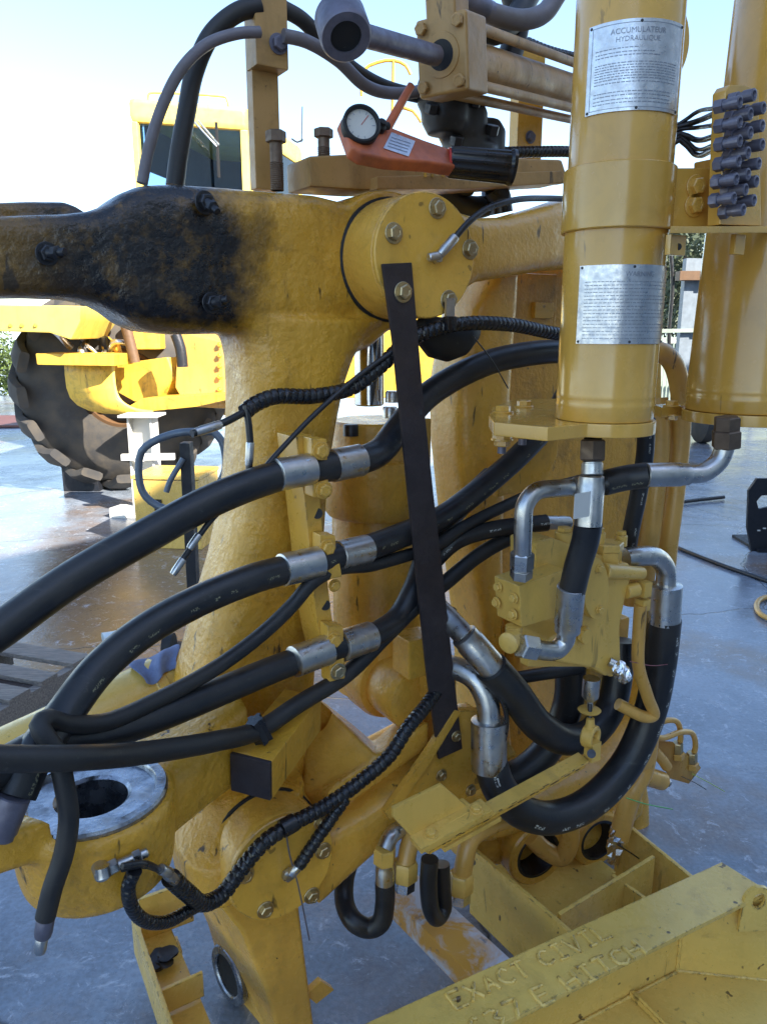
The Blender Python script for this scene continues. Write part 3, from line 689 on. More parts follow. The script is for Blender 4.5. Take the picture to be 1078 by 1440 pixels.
bm = bmesh.new(); rp = [(-.14, .066), (-.02, .126), (.008, .130), (.013, .127), (.013, .111), (.009, .108), (.002, .106), (.0015, .066), (-.004, .060), (-.14, .058)]
rg_ = [[bm.verts.new(V((RC.x, RC.y, RZ-.01+z))+V((math.cos(2*math.pi*k/64), math.sin(2*math.pi*k/64), 0))*r) for k in range(64)] for z, r in rp]
ring_face(bm, rg_+[rg_[0]], caps=False)
ring = emit('kingpin_ring', bm, M['ring'], TW)
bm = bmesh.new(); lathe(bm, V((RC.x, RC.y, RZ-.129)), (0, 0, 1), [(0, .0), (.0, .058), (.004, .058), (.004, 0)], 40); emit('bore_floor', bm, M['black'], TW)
# black bolts with angled grease fittings on the greased arm
for px, py, r, (ddx, ddy) in ((288, 285, .017, (18, 13)), (66, 357, .016, (26, -3)), (297, 426, .016, (24, -6))):
    p = S(px, py, -.118 if px > 100 else -.143); b = bolt(p, N+U*.2, r, M['boltblk'], TW)
    q = S(px+ddx, py+ddy, -.075 if px > 100 else -.1); bm = bmesh.new(); cylb(bm, p+N*.012, q, .0085, .0075, 12, .001); hexnut(bm, p+(q-p)*.35+N*.008, q-p, .012, .0125); emit('grease_fitting', bm, M['boltblk'], TW)
# stop block with its dark end
fx = V((.93, -.30, -.06)).normalized(); fz = V((-.08, -.05, 1)); fz = (fz-fx*fz.dot(fx)).normalized(); fy = fx.cross(fz).normalized()
fy = fy if fy.y > 0 else -fy
c = S(354, 1090, .115); hs = m(32, 354, 1090, .115)
box('stop_block', c+fy*.13, fx*hs, fz*hs*1.0, fy*.13, M['cast'], TW, .005)
box('stop_pad', c-fy*.002, fx*(hs*.97), fz*(hs*.97), fy*.006, M['strap'], TW, .003)
# machined lugs and small fittings on the tower
p = S(143, 1225, .30); bm = bmesh.new(); cylb(bm, p-N*.03-U*.0, p+N*.012, .0135, None, 16, .002); sweep(bm, spline([p+N*.008+UP*.014, p+N*.012, p+N*.014-UP*.004]), .012, 12); hexnut(bm, p+U*.004-UP*.002, U+UP*.18, .022, .0125); cylb(bm, p+U*.025, p+U*.075+UP*.006, .0095, .008, 12, .002); hexnut(bm, p+U*.05+UP*.003, U+UP*.12, .014, .0115); emit('hose_elbow', bm, M['zinc'], TW)
bm = bmesh.new(); sweep(bm, spline([S(188, 1235, .30), S(200, 1195, .27), S(212, 1160, .22), S(218, 1140, .2)]), .0055, 10); sweep(bm, spline([S(192, 1148, .22), S(212, 1155, .23), S(240, 1145, .16)]), .005, 10); emit('cable_clip', bm, M['cable'], TW)
bolt(S(190, 1176, .25), N, .011, M['boltblk'], TW)
# ---------------------------------------------------------------- upper link with pin cover
UL = thing('upper_link', 'yellow upper draft link ending in a round six-bolt pin cover', 'machine part', S(640, 400, -.1))
bm = bmesh.new(); secs = []
for px, yt, yb, w, d in ((575, 285, 440, -.06, .14), (640, 290, 425, -.07, .15), (680, 303, 397, -.08, .15), (720, 302, 390, -.10, .15), (780, 285, 380, -.14, .16), (840, 265, 375, -.2, .2), (900, 258, 380, -.25, .2)):
    a = S(px, yt, w); b = S(px, yb, w); c = (a+b)/2; secs.append((c-N*(d/2), UP*((a.z-b.z)/2), N*(d/2), 4))
loft(bm, secs, 40); cast('link_arm', bm, M['cast2'], UL, .0085, 6)
bm = bmesh.new(); lathe(bm, PC-N*.132, -N, [(0, .134), (.004, .141), (.016, .141), (.02, .134)], 56); emit('dark_gap_ring', bm, M['black'], UL)  # black ring stands in for the dark gap behind the pin barrel
bm = bmesh.new(); lathe(bm, PC-N*.012, -N, [(0, .128), (.004, .133), (.03, .134), (.135, .136), (.16, .136)], 56); emit('pin_barrel', bm, M['cast2'], UL)
uc = disc('pin_cover', 599, 360, 0, .1335, .011, M['plate'], UL, 56, .0025)
for px, py in ((614, 293), (553, 328), (660, 351), (566, 411), (630, 422)): bolt(S(px, py, .0005 if px != 566 else .016), N, .0165, M['nut'], UL)
# ---------------------------------------------------------------- lower link
LL = thing('lower_link', 'yellow lower draft link with a round pin cover and splayed foot', 'machine part', S(400, 1300, -.05))
bm = bmesh.new(); lathe(bm, LC-N*.098, -N, [(0, .13), (.003, .1375), (.010, .1375), (.013, .13)], 48); emit('dark_gap_ring', bm, M['black'], LL)  # black ring in place of the shaded gap between barrel and collar
bm = bmesh.new()
lathe(bm, LC-N*.004, -N, [(0, .124), (.01, .131), (.09, .133), (.13, .133)], 48)
secs = []
for px, py, hz, d, w in ((400, 1215, .105, .10, -.08), (450, 1170, .088, .12, -.11), (500, 1128, .072, .135, -.13), (550, 1088, .066, .14, -.135), (600, 1058, .07, .13, -.13), (640, 1040, .08, .10, -.10), (690, 1025, .09, .08, -.09)):
    nrm = (UP*.84-U*.54).normalized(); secs.append((S(px, py, w), nrm*hz, N*d, 5))
loft(bm, secs, 40)
prismb(bm, [S(462, 1112, -.02), S(530, 1064, -.02), S(604, 1014, -.03), S(566, 1006, -.22), S(524, 1042, -.20), S(478, 1004, -.27), S(430, 968, -.27), S(424, 1118, -.12)], -UP*.075)
body = cast('link_body', bm, M['cast2'], LL, .0075, 4)
cb = bmesh.new(); cp_ = S(452, 1075, -.20); lathe(cb, cp_-UP*.02, UP, [(0, .032), (.3, .032)], 24)
carve(body, [cb])
EY = S(588, 985, -.10); bm = bmesh.new(); lathe(bm, EY, -N, [(0, .07), (.004, .085), (.012, .088), (.13, .088)], 44); lathe(bm, EY-N*.13, -N, [(0, .105), (.02, .112), (.09, .112), (.1, .10)], 44); emit('eye_barrel', bm, M['cast2'], LL)
lc = disc('pin_cover', 398, 1220, .06, .128, .012, M['plate'], LL, 56, .0025)
for px, py in ((452, 1156), (454, 1196), (438, 1259), (373, 1279), (345, 1230), (408, 1155)): bolt(S(px, py, .0605), N, .0150, M['nut'], LL)
bm = bmesh.new(); hexnut(bm, S(404, 1228, .062), N, .012, .016); cylb(bm, S(404, 1228, .074), S(413, 1222, .085), .008); emit('grease_port', bm, M['zinc'], LL)
# foot
FD = V((-.66, .75, 0)).normalized(); FN = V((-FD.y, FD.x, 0))
fo = [(300, 1262), (350, 1235), (424, 1222), (420, 1262), (428, 1330), (450, 1500), (404, 1500), (374, 1392), (340, 1312)]
prism('foot', [S(x, y, -.035) for x, y in fo], FD*.30, M['cast2'], LL, .012, 3)
bc = S(386, 1442, -.035)+FD*.215+FN*.004
bm = bmesh.new(); tubewall(bm, bc-FN*.012, FN, .022, .082, .056, 40); fb = emit('foot_bush', bm, M['ring'], LL)
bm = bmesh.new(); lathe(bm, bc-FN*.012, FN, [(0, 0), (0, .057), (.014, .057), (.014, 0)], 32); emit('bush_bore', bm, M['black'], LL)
poly('foot_rib', ((430, 1400), (452, 1380), (470, 1392), (445, 1412)), -.05, .02, M['cast2'], LL, .002)
# side plate with bolts at the lower end of the flat bar
poly('side_plate', ((546, 1150), (600, 1075), (642, 1000), (690, 1000), (700, 1090), (640, 1135), (560, 1172)), .004, .03, M['plate'], LL, .004)
poly('plate_edge', ((541, 1143), (596, 1066), (640, 998), (648, 1002), (603, 1077), (549, 1155)), .018, .02, M['plate'], LL, .003)
for px, py in ((620, 1090), (661, 1111)): bolt(S(px, py, .005), N, .0125, M['nut'], LL)
# ---------------------------------------------------------------- levelling cylinder behind the column
LV = thing('levelling_cylinder', 'upright yellow hydraulic cylinder with a chrome rod behind the clamp bar', 'hydraulic cylinder', S(535, 930, -.3))
wv_ = -.34
def vcyl(name, px, y0, y1, w, rpx, mat, par, prof=None, ch=.004):
    ym = (y0+y1)/2; c = S(px, y1, w); r = m(rpx, px, ym, w); L = S(px, y0, w).z-c.z
    bm = bmesh.new(); lathe(bm, c, UP, prof(L, r) if prof else [(0, r-ch), (ch, r), (L-ch, r), (L, r-ch)], 36); return emit(name, bm, mat, par)
vcyl('rod', 519, 420, 570, wv_, 21, M['chrome'], LV)
vcyl('barrel', 531, 640, 960, wv_, 63, M['cast2'], LV)
vcyl('gland', 528, 590, 720, wv_, 72, M['cast2'], LV, lambda L, r: [(0, r*.95), (.01, r), (L*.6, r), (L*.62, r*.86), (L*.98, r*.84), (L, r*.8)])
for px, py in ((493, 602), (548, 577), (552, 555)):
    p = S(px, py, wv_+.06); bm = bmesh.new(); lathe(bm, p-UP*.02, UP, [(0, .02), (.026, .02), (.03, .017)], 16); emit('cap_screw', bm, M['boltblk'] if px < 540 else M['zinc'], LV)
hbox('port_block', 560, 590, 606, 672, wv_+.09, .06, M['cast2'], LV, .005)
hbox('rib', 567, 655, 578, 800, wv_+.10, .05, M['cast2'], LV, .003)
# ---------------------------------------------------------------- rear frame
RF = thing('draft_frame', 'yellow rear draft frame behind the hoses, with a broad ribbed column', 'machine part', S(700, 1100, -.4))
bm = bmesh.new(); secs = []
for y, xl, xr in ((385, 640, 728), (430, 622, 726), (475, 612, 722), (540, 602, 718), (620, 604, 712), (700, 612, 708), (780, 622, 706), (860, 632, 706), (960, 640, 712), (1060, 640, 720)):
    px = (xl+xr)/2; d = .10; w = -.38; t_ = tS(px, y, w); a = ((xr-xl)/1.70-d*kN(px, t_))/kU(px, t_); secs.append((S(px, y, w), U*max(a, .02), N*d, 4))
loft(bm, secs, 40); cast('rear_column', bm, M['cast2'], RF, .009, 4)
poly('bulkhead', ((690, 380), (800, 372), (930, 372), (930, 620), (870, 760), (880, 1130), (640, 1130), (660, 800), (700, 640)), -.46, .06, M['cast'], RF, .01)
hbox('bulkhead_box', 700, 384, 782, 490, -.40, .08, M['cast'], RF, .006); hbox('small_cover', 752, 425, 778, 448, -.385, .02, M['plate'], RF, .004)
poly('curved_bracket', ((745, 600), (785, 597), (784, 640), (770, 672), (735, 690), (700, 700), (700, 672), (730, 660), (748, 640)), -.16, .06, M['plate'], RF, .006)
bm = bmesh.new(); secs = []
for px, y, hz, d in ((600, 1150, .07, .09), (660, 1145, .08, .10), (740, 1120, .085, .11), (820, 1085, .085, .11), (880, 1030, .085, .10), (905, 960, .07, .08)):
    secs.append((S(px, y, -.16), (UP*.93-U*.36)*hz, N*d, 2.4))
loft(bm, secs, 36)
secs = [(S(870, 1040, -.22), U*.06, N*.07, 3), (S(885, 1120, -.22), U*.055, N*.065, 3), (S(890, 1215, -.22), U*.05, N*.06, 3)]
loft(bm, secs)
secs = [(S(640, 1180, -.20), UP*.06, N*.08, 3), (S(720, 1185, -.20), UP*.055, N*.08, 3), (S(820, 1165, -.2), UP*.06, N*.08, 3), (S(880, 1120, -.2), UP*.06, N*.08, 3)]
loft(bm, secs)
cast('draft_tube', bm, M['cast2'], RF, .009, 5)
for px, py, w, ro, ri in ((757, 1203, -.045, .104, .078), (842, 1182, -.075, .098, .074)):
    dr = (N+U*-.15).normalized(); bm = bmesh.new(); tubewall(bm, S(px, py, w), -dr, .09, ro, ri, 40, .006); e = emit('eye', bm, M['cast2'], RF)
    bm = bmesh.new(); tubewall(bm, S(px, py, w+.001), -dr, .085, ri+.001, ri-.010, 40, .003); emit('bearing', bm, M['boltblk'], e)
hbox('valve_mount', 800, 880, 880, 1010, -.02, .3, M['cast2'], RF, .01)
hbox('side_rib', 575, 898, 612, 952, -.06, .08, M['cast2'], RF, .006)
poly('eye_lug', ((602, 935), (628, 925), (642, 960), (630, 1010), (605, 990)), -.05, .05, M['cast2'], RF, .006)
bm = bmesh.new(); cylb(bm, S(635, 860, -.03), S(635, 860, -.09), .013); emit('plug', bm, M['boltblk'], RF)
# ---------------------------------------------------------------- flat bar
fb = thing('flat_bar', 'long dark rusty flat bar bolted across the hitch from upper cover to lower link', 'steel bar', S(613, 1068, .02))
pts = [(538, 371), (579, 369), (595, 560), (610, 700), (622, 800), (636, 930), (650, 1053), (617, 1068), (601, 950), (583, 780), (567, 620), (553, 480)]
poly('bar', pts, .015, .009, M['strap'], fb, .0018)
bolt(S(566, 411, .016), N, .0145, M['nut'], fb); bolt(S(641, 1035, .016), N, .0115, M['nut'], fb)
bm = bmesh.new(); cylb(bm, S(590, 580, .0152), S(590, 580, .0135), .007); emit('hole_plug', bm, M['black'], fb)
# ---------------------------------------------------------------- thick top bar, standing bolts
TB = thing('top_bar', 'thick tan cast bar lying across the top of the hitch', 'machine part', S(600, 262, -.25))
poly('bar_body', ((434, 219), (500, 216), (790, 224), (800, 256), (640, 265), (515, 267), (436, 262)), -.20, .12, M['dusty'], TB, .008)
poly('bar_lip', ((530, 248), (790, 240), (798, 257), (640, 266), (530, 266)), -.17, .04, M['dusty'], TB, .004)
for i, x in enumerate((597, 607, 622, 632, 641)): hbox('stamped_mark', x, 241, x+3, 249, -.1665, .004, M['plate'], TB, 0)
def stud(px, yh0, yh1, ys, rpx, w, label, mat):
    t = thing('standing_bolt', label, 'bolt', S(px, ys, w)); r = m(rpx, px, yh1, w); p = S(px, yh1, w); b = S(px, ys, w); b = V((p.x, p.y, b.z))
    bm = bmesh.new(); lathe(bm, b, UP, [(0, r*.62), (p.z-b.z, r*.62)], 20)
    n = int((p.z-b.z)*.6/.004)
    for k in range(n): lathe(bm, b+UP*(.004*k), UP, [(0, r*.60), (.002, r*.68), (.004, r*.60)], 16)
    emit('shank', bm, mat, t); bm = bmesh.new(); hexnut(bm, p, UP, S(px, yh0, w).z-p.z, r, .2); emit('head', bm, mat, t)
stud(388, 184, 201, 268, 14.5, -.25, 'tall threaded bolt standing in the greased arm beside the post', M['rustnut'])
stud(455, 181, 194, 220, 13.5, -.25, 'hex bolt standing up from the left end of the thick top bar', M['rustnut'])
# ---------------------------------------------------------------- post with hose clamp
PO = thing('hose_post', 'upright flat steel post carrying two hoses above the greased arm', 'post', S(375, 262, -.3))
hbox('upright', 354, -80, 391, 266, -.30, .035, M['dusty'], PO, .003)
hbox('clamp_block', 358, -80, 404, 94, -.262, .06, M['dusty'], PO, .004)
bolt(S(391, 62, -.261), N, .016, M['rod'], PO)
hbox('bolt_washer', 379, 48, 402, 78, -.261, .006, M['dusty'], PO, .002)
# back post (right of the tool)
BP = thing('hose_post', 'pale flat post with a bolt, behind the black valve and before the accumulator', 'post', S(748, 218, -.5))
hbox('upright', 729, 60, 764, 224, -.5, .04, M['plate'], BP, .003); bolt(S(745, 193, -.498), N, .014, M['rod'], BP)
# ---------------------------------------------------------------- steering cylinder at the far left and rag
SCY = thing('lying_cylinder', 'dull yellow cylinder barrel reaching in from the left behind the hoses', 'hydraulic cylinder', S(120, 1010, -.32))
bm = bmesh.new(); a = S(-90, 1120, -.30); b = S(262, 950, -.42); r = m(46, 150, 1000, -.34)
lathe(bm, a, b-a, [(0, r), ((b-a).length, r)], 40); emit('barrel', bm, M['dusty'] if 0 else M['stand'], SCY)
bm = bmesh.new(); dd = (b-a).normalized(); lathe(bm, b-dd*.11, dd, [(0, r*1.0), (.004, r*1.06), (.03, r*1.06), (.034, r)], 40); emit('collar', bm, M['stand'], SCY)
bm = bmesh.new(); rr = random.Random(4); N1 = 16
gr = [[None]*N1 for _ in range(N1)]
for i in range(N1):
    for j in range(N1):
        u_ = (i/(N1-1)-.5); v_ = j/(N1-1); ang_ = -.5+v_*(1.30+.10*math.sin(i*.42))
        along = (b-a).length*.86+u_*.115*(1+.25*math.sin(v_*5))+.003*math.sin(v_*6)
        fold = .007+.006*(1+math.sin(i*.75+v_*2.5))*(.4+v_)+.004*math.sin(i*.45+j*.4)
        gr[i][j] = bm.verts.new(a+dd*along+(UP*math.cos(ang_)+N*math.sin(ang_))*(r+fold))
for i in range(N1-1):
    for j in range(N1-1): bm.faces.new((gr[i][j], gr[i+1][j], gr[i+1][j+1], gr[i][j+1]))
rag = emit('rag', bm, M['rag']); md = rag.modifiers.new('t', 'SOLIDIFY'); md.thickness = .003; md = rag.modifiers.new('s', 'SUBSURF'); md.levels = 2; md.render_levels = 2
props(rag, 'crumpled blue rag draped on the yellow cylinder beside the column', 'rag')
# ================================================================== TRANSPORT STAND
ST = thing('transport_stand', 'yellow welded steel stand under the hitch, with a lettered front beam', 'stand', G(640, 1330, 0))
HZ = .50; RZt = .27
A = G(540, 1427, HZ); B = G(1014, 1212, HZ); bu = (B-A).normalized(); bn = V((bu.y, -bu.x, 0))
A = A-bu*.25; Lb = (B-A).length
def bp(u, n, z): return V((A.x, A.y, 0))+bu*u+bn*n+UP*z
WD = .122; TK = .012
top = prism('beam_flange', [bp(0, 0, HZ-TK), bp(Lb+.0, 0, HZ-TK), bp(Lb+.012, WD, HZ-TK), bp(0, WD, HZ-TK)], UP*TK, M['stand'], ST, .002)
prism('beam_web', [bp(0, .012, .10), bp(Lb, .012, .10), bp(Lb, .022, .10), bp(0, .022, .10)], UP*(HZ-TK-.102), M['stand'], ST, .001)
prism('bottom_flange', [bp(0, .024, .25), bp(Lb+.02, .024, .25), bp(Lb+.02, .26, .25), bp(0, .26, .25)], UP*.012, M['stand'], ST, .002)
prism('stiffener', [bp(Lb*.74, .024, .263), bp(Lb*.74, .25, .263), bp(Lb*.75, .25, .263), bp(Lb*.75, .024, .263)], UP*.012, M['stand'], ST, .001)
# end gusset with lifting lug
g0 = bp(Lb-.155, .024, 0); g1 = bp(Lb-.01, WD+.006, 0); gd = (g1-g0).normalized(); gl = (g1-g0).length; gn = V((gd.y, -gd.x, 0))
oz = HZ-TK-.002
prism('end_gusset', [g0+UP*.263, g0+gd*(gl+.10)+UP*.263, g0+gd*(gl+.035)+UP*(oz), g0+UP*oz], gn*-.01, M['stand'], ST, .0015)
lug_o = []; lc0 = bp(Lb-.035, WD+.004, HZ-.012)
lu = (bu*.9+bn*.42).normalized()
for k in range(13):
    a_ = math.pi*k/12; lug_o.append(lc0+lu*(math.cos(a_)*.036)+UP*(math.sin(a_)*.040+.010))
lug_o = lug_o+[lc0-lu*.04-UP*.07, lc0+lu*.044-UP*.07]
lug_i = [lc0+lu*(math.cos(2*math.pi*k/14)*.015)+UP*(math.sin(2*math.pi*k/14)*.021+.012) for k in range(14)]
bm = bmesh.new(); ln = V((lu.y, -lu.x, 0)); holed(bm, lug_o, lug_i, ln*.010); emit('lifting_lug', bm, M['stand'], ST, ang=30)
prism('end_plate', [bp(Lb-.004, .0, .05), bp(Lb+.008, .0, .05), bp(Lb+.02, WD, .05), bp(Lb+.008, WD, .05)], UP*(HZ-TK-.052), M['stand'], ST, .001)
# raised weld-bead letters
STR = {'E': [[(1, 0), (0, 0), (0, 1), (1, 1)], [(0, .5), (.8, .5)]], 'X': [[(0, 0), (1, 1)], [(0, 1), (1, 0)]], 'A': [[(0, 0), (.5, 1), (1, 0)], [(.22, .42), (.78, .42)]],
       'C': [[(1, .82), (.6, 1), (.15, .8), (0, .5), (.15, .2), (.6, 0), (1, .18)]], 'T': [[(0, 1), (1, 1)], [(.5, 1), (.5, 0)]], 'I': [[(.1, 0), (.9, 0)], [(.5, 0), (.5, 1)], [(.1, 1), (.9, 1)]], 'V': [[(0, 1), (.5, 0), (1, 1)]],
       'L': [[(0, 1), (0, 0), (1, 0)]], '6': [[(.9, .9), (.5, 1), (.1, .6), (0, .3), (.4, 0), (.9, .15), (.9, .45), (.5, .58), (.1, .4)]], '3': [[(0, .9), (.5, 1), (.9, .8), (.5, .52), (.95, .3), (.5, 0), (0, .12)]],
       '7': [[(0, 1), (1, 1), (.35, 0)]], 'H': [[(0, 0), (0, 1)], [(1, 0), (1, 1)], [(0, .5), (1, .5)]]}
def letters(txt, px, py, wpx, hpx):
    p = G(px, py, HZ); x = 0
    for i, ch in enumerate(txt):
        if ch == ' ': x += lw*.9; continue
        lw = .0275 if txt[0] == 'E' else .031; lh = .040
        bm = bmesh.new(); rj = random.Random(i*7+len(txt))
        for st in STR[ch]:
            q = [p+bu*(x+sx*lw+rj.uniform(-.0015, .0015))-bn*(sy*lh+rj.uniform(-.0015, .0015))+UP*.0008 for sx, sy in st]
            sm = [q[0]]
            for e_, f_ in zip(q[:-1], q[1:]):
                for k in range(1, 5): sm.append(e_+(f_-e_)*(k/4))
            sweep(bm, sm, lambda L, a_: .0042+.0009*math.sin(L*900), 8, UP)
        emit('letter', bm, M['stand'], top, ang=60); x += lw*1.42
letters('EXACT CIVIL', 642, 1420, 0, 0)
letters('637 E HITCH', 668, 1462, 0, 0)
# rails under the hitch (they run towards the beam)
def rail(name, c0, c1, wd, hz, z, mat=None, ext=.0, back=.10):
    a_ = G(*c0, z); b_ = G(*c1, z); d_ = (b_-a_).normalized(); b_ = b_+d_*ext; a_ = a_-d_*back; n_ = V((-d_.y, d_.x, 0)); n_ = n_ if n_.x > 0 else -n_
    return prism(name, [a_, b_, b_+n_*wd, a_+n_*wd], UP*-hz, mat or M['stand'], ST, .003)
rail('middle_rail', (557, 1268), (668, 1378), .115, .07, RZt, M['rail'], ext=.12)
# right channel: two walls and a floor, with cross plates
rail('channel_wall', (662, 1192), (800, 1312), .014, .23, .28, ext=.1, back=0)
rail('channel_floor', (685, 1222), (800, 1330), .36, .012, .05, ext=.1, back=0)
rail('channel_wall', (868, 1150), (990, 1250), .014, .22, .27, ext=.0, back=0)
c0 = G(783, 1283, .275); c1 = G(916, 1202, .275); dn = (c1-c0).normalized()
prism('cross_plate', [c0, c1, c1-UP*.17, c0-UP*.17], V((dn.y, -dn.x, 0))*.012, M['stand'], ST, .002)
c0 = G(862, 1228, .245); c1 = G(918, 1268, .245); dn = (c1-c0).normalized()
prism('cross_plate', [c0, c1, c1-UP*.15, c0-UP*.15], V((dn.y, -dn.x, 0))*.012, M['stand'], ST, .002)
# left tray
rail('left_angle', (184, 1287), (236, 1440), .012, .12, .27, ext=.25, back=0)
rail('left_floor', (190, 1300), (240, 1440), .085, .012, .17, ext=.25, back=0)
c0 = G(194, 1262, .30); c1 = G(268, 1236, .30)
prism('tray_back', [c0, c1, c1-UP*.13, c0-UP*.13], V((.1, -.2, 0)).normalized()*.012, M['stand'], ST, .002)
c0 = G(222, 1392, .25); c1 = G(284, 1364, .25); prism('tray_plate', [c0, c1, c1-UP*.07, c0-UP*.07], V((.2, -.4, 0)).normalized()*.010, M['stand'], ST, .002)
c = G(228, 1352, .185); bm = bmesh.new()
for k in range(5): loft(bm, [(c+V((rr.uniform(-.02, .02), rr.uniform(-.02, .02), .004*k)), V((.022, .004*k, 0)), V((-.004*k, .016, .004)), 2.2), (c+V((rr.uniform(-.02, .02), rr.uniform(-.02, .02), .004*k+.006)), V((.016, 0, 0)), V((0, .012, 0)), 2.2)], 12)
o = emit('grease_lump', bm, M['boltblk']); props(o, 'lump of black grease on the orange tray at lower left', 'grease')
def bead(pts, r=.0045):
    pts = [V(p) for p in pts]; rj = random.Random(len(ST.children)); bm = bmesh.new(); ph = rj.uniform(0, 6)
    sweep(bm, spline(pts, .005), lambda L, a_: r*(1+.22*math.sin(L*780+ph)+.1*math.sin(L*211)), 8); emit('weld_bead', bm, M['stand'], ST, ang=60)
bead([bp(.02, .026, .263), bp(Lb*.5, .026, .263), bp(Lb-.16, .026, .263)]); bead([g0+UP*.265-gn*0, g0+UP*(HZ-TK-.004)]); bead([g0+UP*.264, g0+gd*gl*.5+UP*.264, g0+gd*(gl+.08)+UP*.264])
bead([bp(Lb*.745, .03, .277), bp(Lb*.745, .24, .277)], .004)
c0 = G(783, 1283, .275); c1 = G(916, 1202, .275); c2 = G(862, 1228, .245)
bead([V((c2.x, c2.y, .25)), V((c2.x, c2.y, .10))]); bead([V((c0.x+.012, c0.y, .11)), V((c1.x, c1.y-.012, .11))])
# feet so that the stand rests on the yard
for px, py in ((655, 1350), (225, 1330)):
    q = G(px, py, .14); box('foot_block', V((q.x+.03, q.y, .07)), bu*.025, bn*.03, UP*.07, M['stand'], ST, .003)
for u_ in (.1, Lb-.06): box('foot_block', bp(u_, .06, .05), bu*.05, bn*.05, UP*.05, M['stand'], ST, .003)
# ================================================================== ACCUMULATORS
def on_cyl(c, ax_, r, ang, z): return V((c.x, c.y, 0))+V((math.sin(ang), -math.cos(ang), 0))*r+UP*z
def text_mesh(txt, size):
    cu = bpy.data.curves.new('t', 'FONT'); cu.body = txt; cu.size = size; cu.align_x = 'CENTER'; cu.resolution_u = 3
    o = bpy.data.objects.new('t', cu); COL.objects.link(o); dg = bpy.context.evaluated_depsgraph_get()
    me = bpy.data.meshes.new_from_object(o.evaluated_get(dg)); bpy.data.objects.remove(o); bpy.data.curves.remove(cu); return me
def plate_on(c, r, a0, a1, zt, zb, lines, par, tilt=0.0, rim=True):
    """thin curved metal plate riveted on a cylinder, with print; lines: list of ('t',text,size,z,centre angle) or ('b',z,a0,a1)"""
    bm = bmesh.new(); n = 20; R0 = r+.0012
    rows = []
    for z in (zb, zt):
        rows.append([bm.verts.new(on_cyl(c, UP, R0, a0+(a1-a0)*k/n, z)) for k in range(n+1)])
    for k in range(n): bm.faces.new((rows[0][k], rows[0][k+1], rows[1][k+1], rows[1][k]))
    e = bmesh.ops.extrude_face_region(bm, geom=bm.faces[:])
    for g in e['geom']:
        if isinstance(g, bmesh.types.BMVert): d_ = V((g.co.x-c.x, g.co.y-c.y, 0)).normalized(); g.co += d_*.0015
    pl = emit('name_plate', bm, M['alu'], par)
    R1 = R0+.0021
    bm = bmesh.new()
    def bar(z, b0, b1, h):
        k = max(1, int((b1-b0)/.06)); up_ = [bm.verts.new(on_cyl(c, UP, R1, b0+(b1-b0)*i/k, z+h)) for i in range(k+1)]; lo = [bm.verts.new(on_cyl(c, UP, R1, b0+(b1-b0)*i/k, z)) for i in range(k+1)]
        for i in range(k): bm.faces.new((lo[i], lo[i+1], up_[i+1], up_[i]))
    rj = random.Random(11)
    if rim:
        mgn = (a1-a0)*.045
        for z in (zb+.005, zt-.006): bar(z, a0+mgn, a1-mgn, .0008)
        for a_ in (a0+mgn, a1-mgn): bar(zb+.005, a_, a_+.008, zt-zb-.011)
    for ln_ in lines:
        if ln_[0] == 'b':
            z, b0, b1 = ln_[1:4]; a_ = b0
            while a_ < b1:
                wd = rj.uniform(.02, .09); bar(z, a_, min(b1, a_+wd), .0014); a_ += wd+.018
    emit('fine_print', bm, M['print'], pl, smooth=False)
    for ln_ in lines:
        if ln_[0] == 't':
            _, txt, size, z, ca = ln_; me = text_mesh(txt, size)
            for v in me.vertices: x, y = v.co.x, v.co.y; v.co = on_cyl(c, UP, R1, ca+x/R1, z+y)-BASE[pl.name]
            o = bpy.data.objects.new('heading', me); COL.objects.link(o); me.materials.clear(); me.materials.append(M['print']); o.parent = pl; BASE[o.name] = BASE[pl.name]
    for a_ in (a0+.05, a1-.05, (a0+a1)/2):
        for z in (zb+.004, zt-.004):
            p = on_cyl(c, UP, R0+.001, a_, z); q = V((p.x-c.x, p.y-c.y, 0)).normalized(); bm = bmesh.new(); lathe(bm, p, q, [(0, .0028), (.0015, .0024), (.0022, .001)], 10); emit('rivet', bm, M['boltblk'], pl)
    return pl
def accumulator(label, px, py, w, r, group=None, tp=1.0):
    c = S(px, py, w); t = thing('accumulator', label, 'accumulator', c, group); z0 = c.z; H = 1.15
    bm = bmesh.new(); lathe(bm, c, UP, [(0, r*.985), (.003, r), (.027, r), (.031, r*1.008), (.034, r), (.044, r), (.048, r*1.008), (.052, r), (H, r*tp), (H+.05, r*tp*.9), (H+.09, r*tp*.55), (H+.1, 0)], 72); emit('shell', bm, M['acc'], t, ang=60)
    return t, c
R1_ = m(67, 848, 560, .36)
AC, ac = accumulator('first upright gloss yellow accumulator with two metal plates on its front', 848, 588, .36, R1_)
# its base flange: round at the front, running back-left to two bolts
fl = []
for k in range(19):
    a_ = -math.pi*.62+math.pi*1.32*k/18; fl.append(ac+V((math.sin(a_), -math.cos(a_), 0))*(R1_*1.06))
zf = ac.z-.028
lf = [G(x, y, ac.z) for x, y in ((800, 560), (722, 560), (692, 572), (687, 583), (694, 593), (770, 600))]
fpts = [V((p.x, p.y, zf)) for p in fl[6:]]+[V((p.x, p.y, zf)) for p in lf]
prism('base_flange', fpts, UP*.027, M['acc'], AC, .003)
for q in ((707, 580), (736, 572)):
    p = G(*q, ac.z); bolt(p, UP, .0165, M['acc'], AC); bolt(p-UP*.058, -UP, .018, M['acc'], AC, name='nut'); bm = bmesh.new(); cylb(bm, p-UP*.028, p-UP*.058, .022, None, 8); emit('spacer', bm, M['acc'], AC); bm = bmesh.new(); cylb(bm, p-UP*.065, p-UP*.09, .0095); emit('bolt_end', bm, M['rod'], AC)
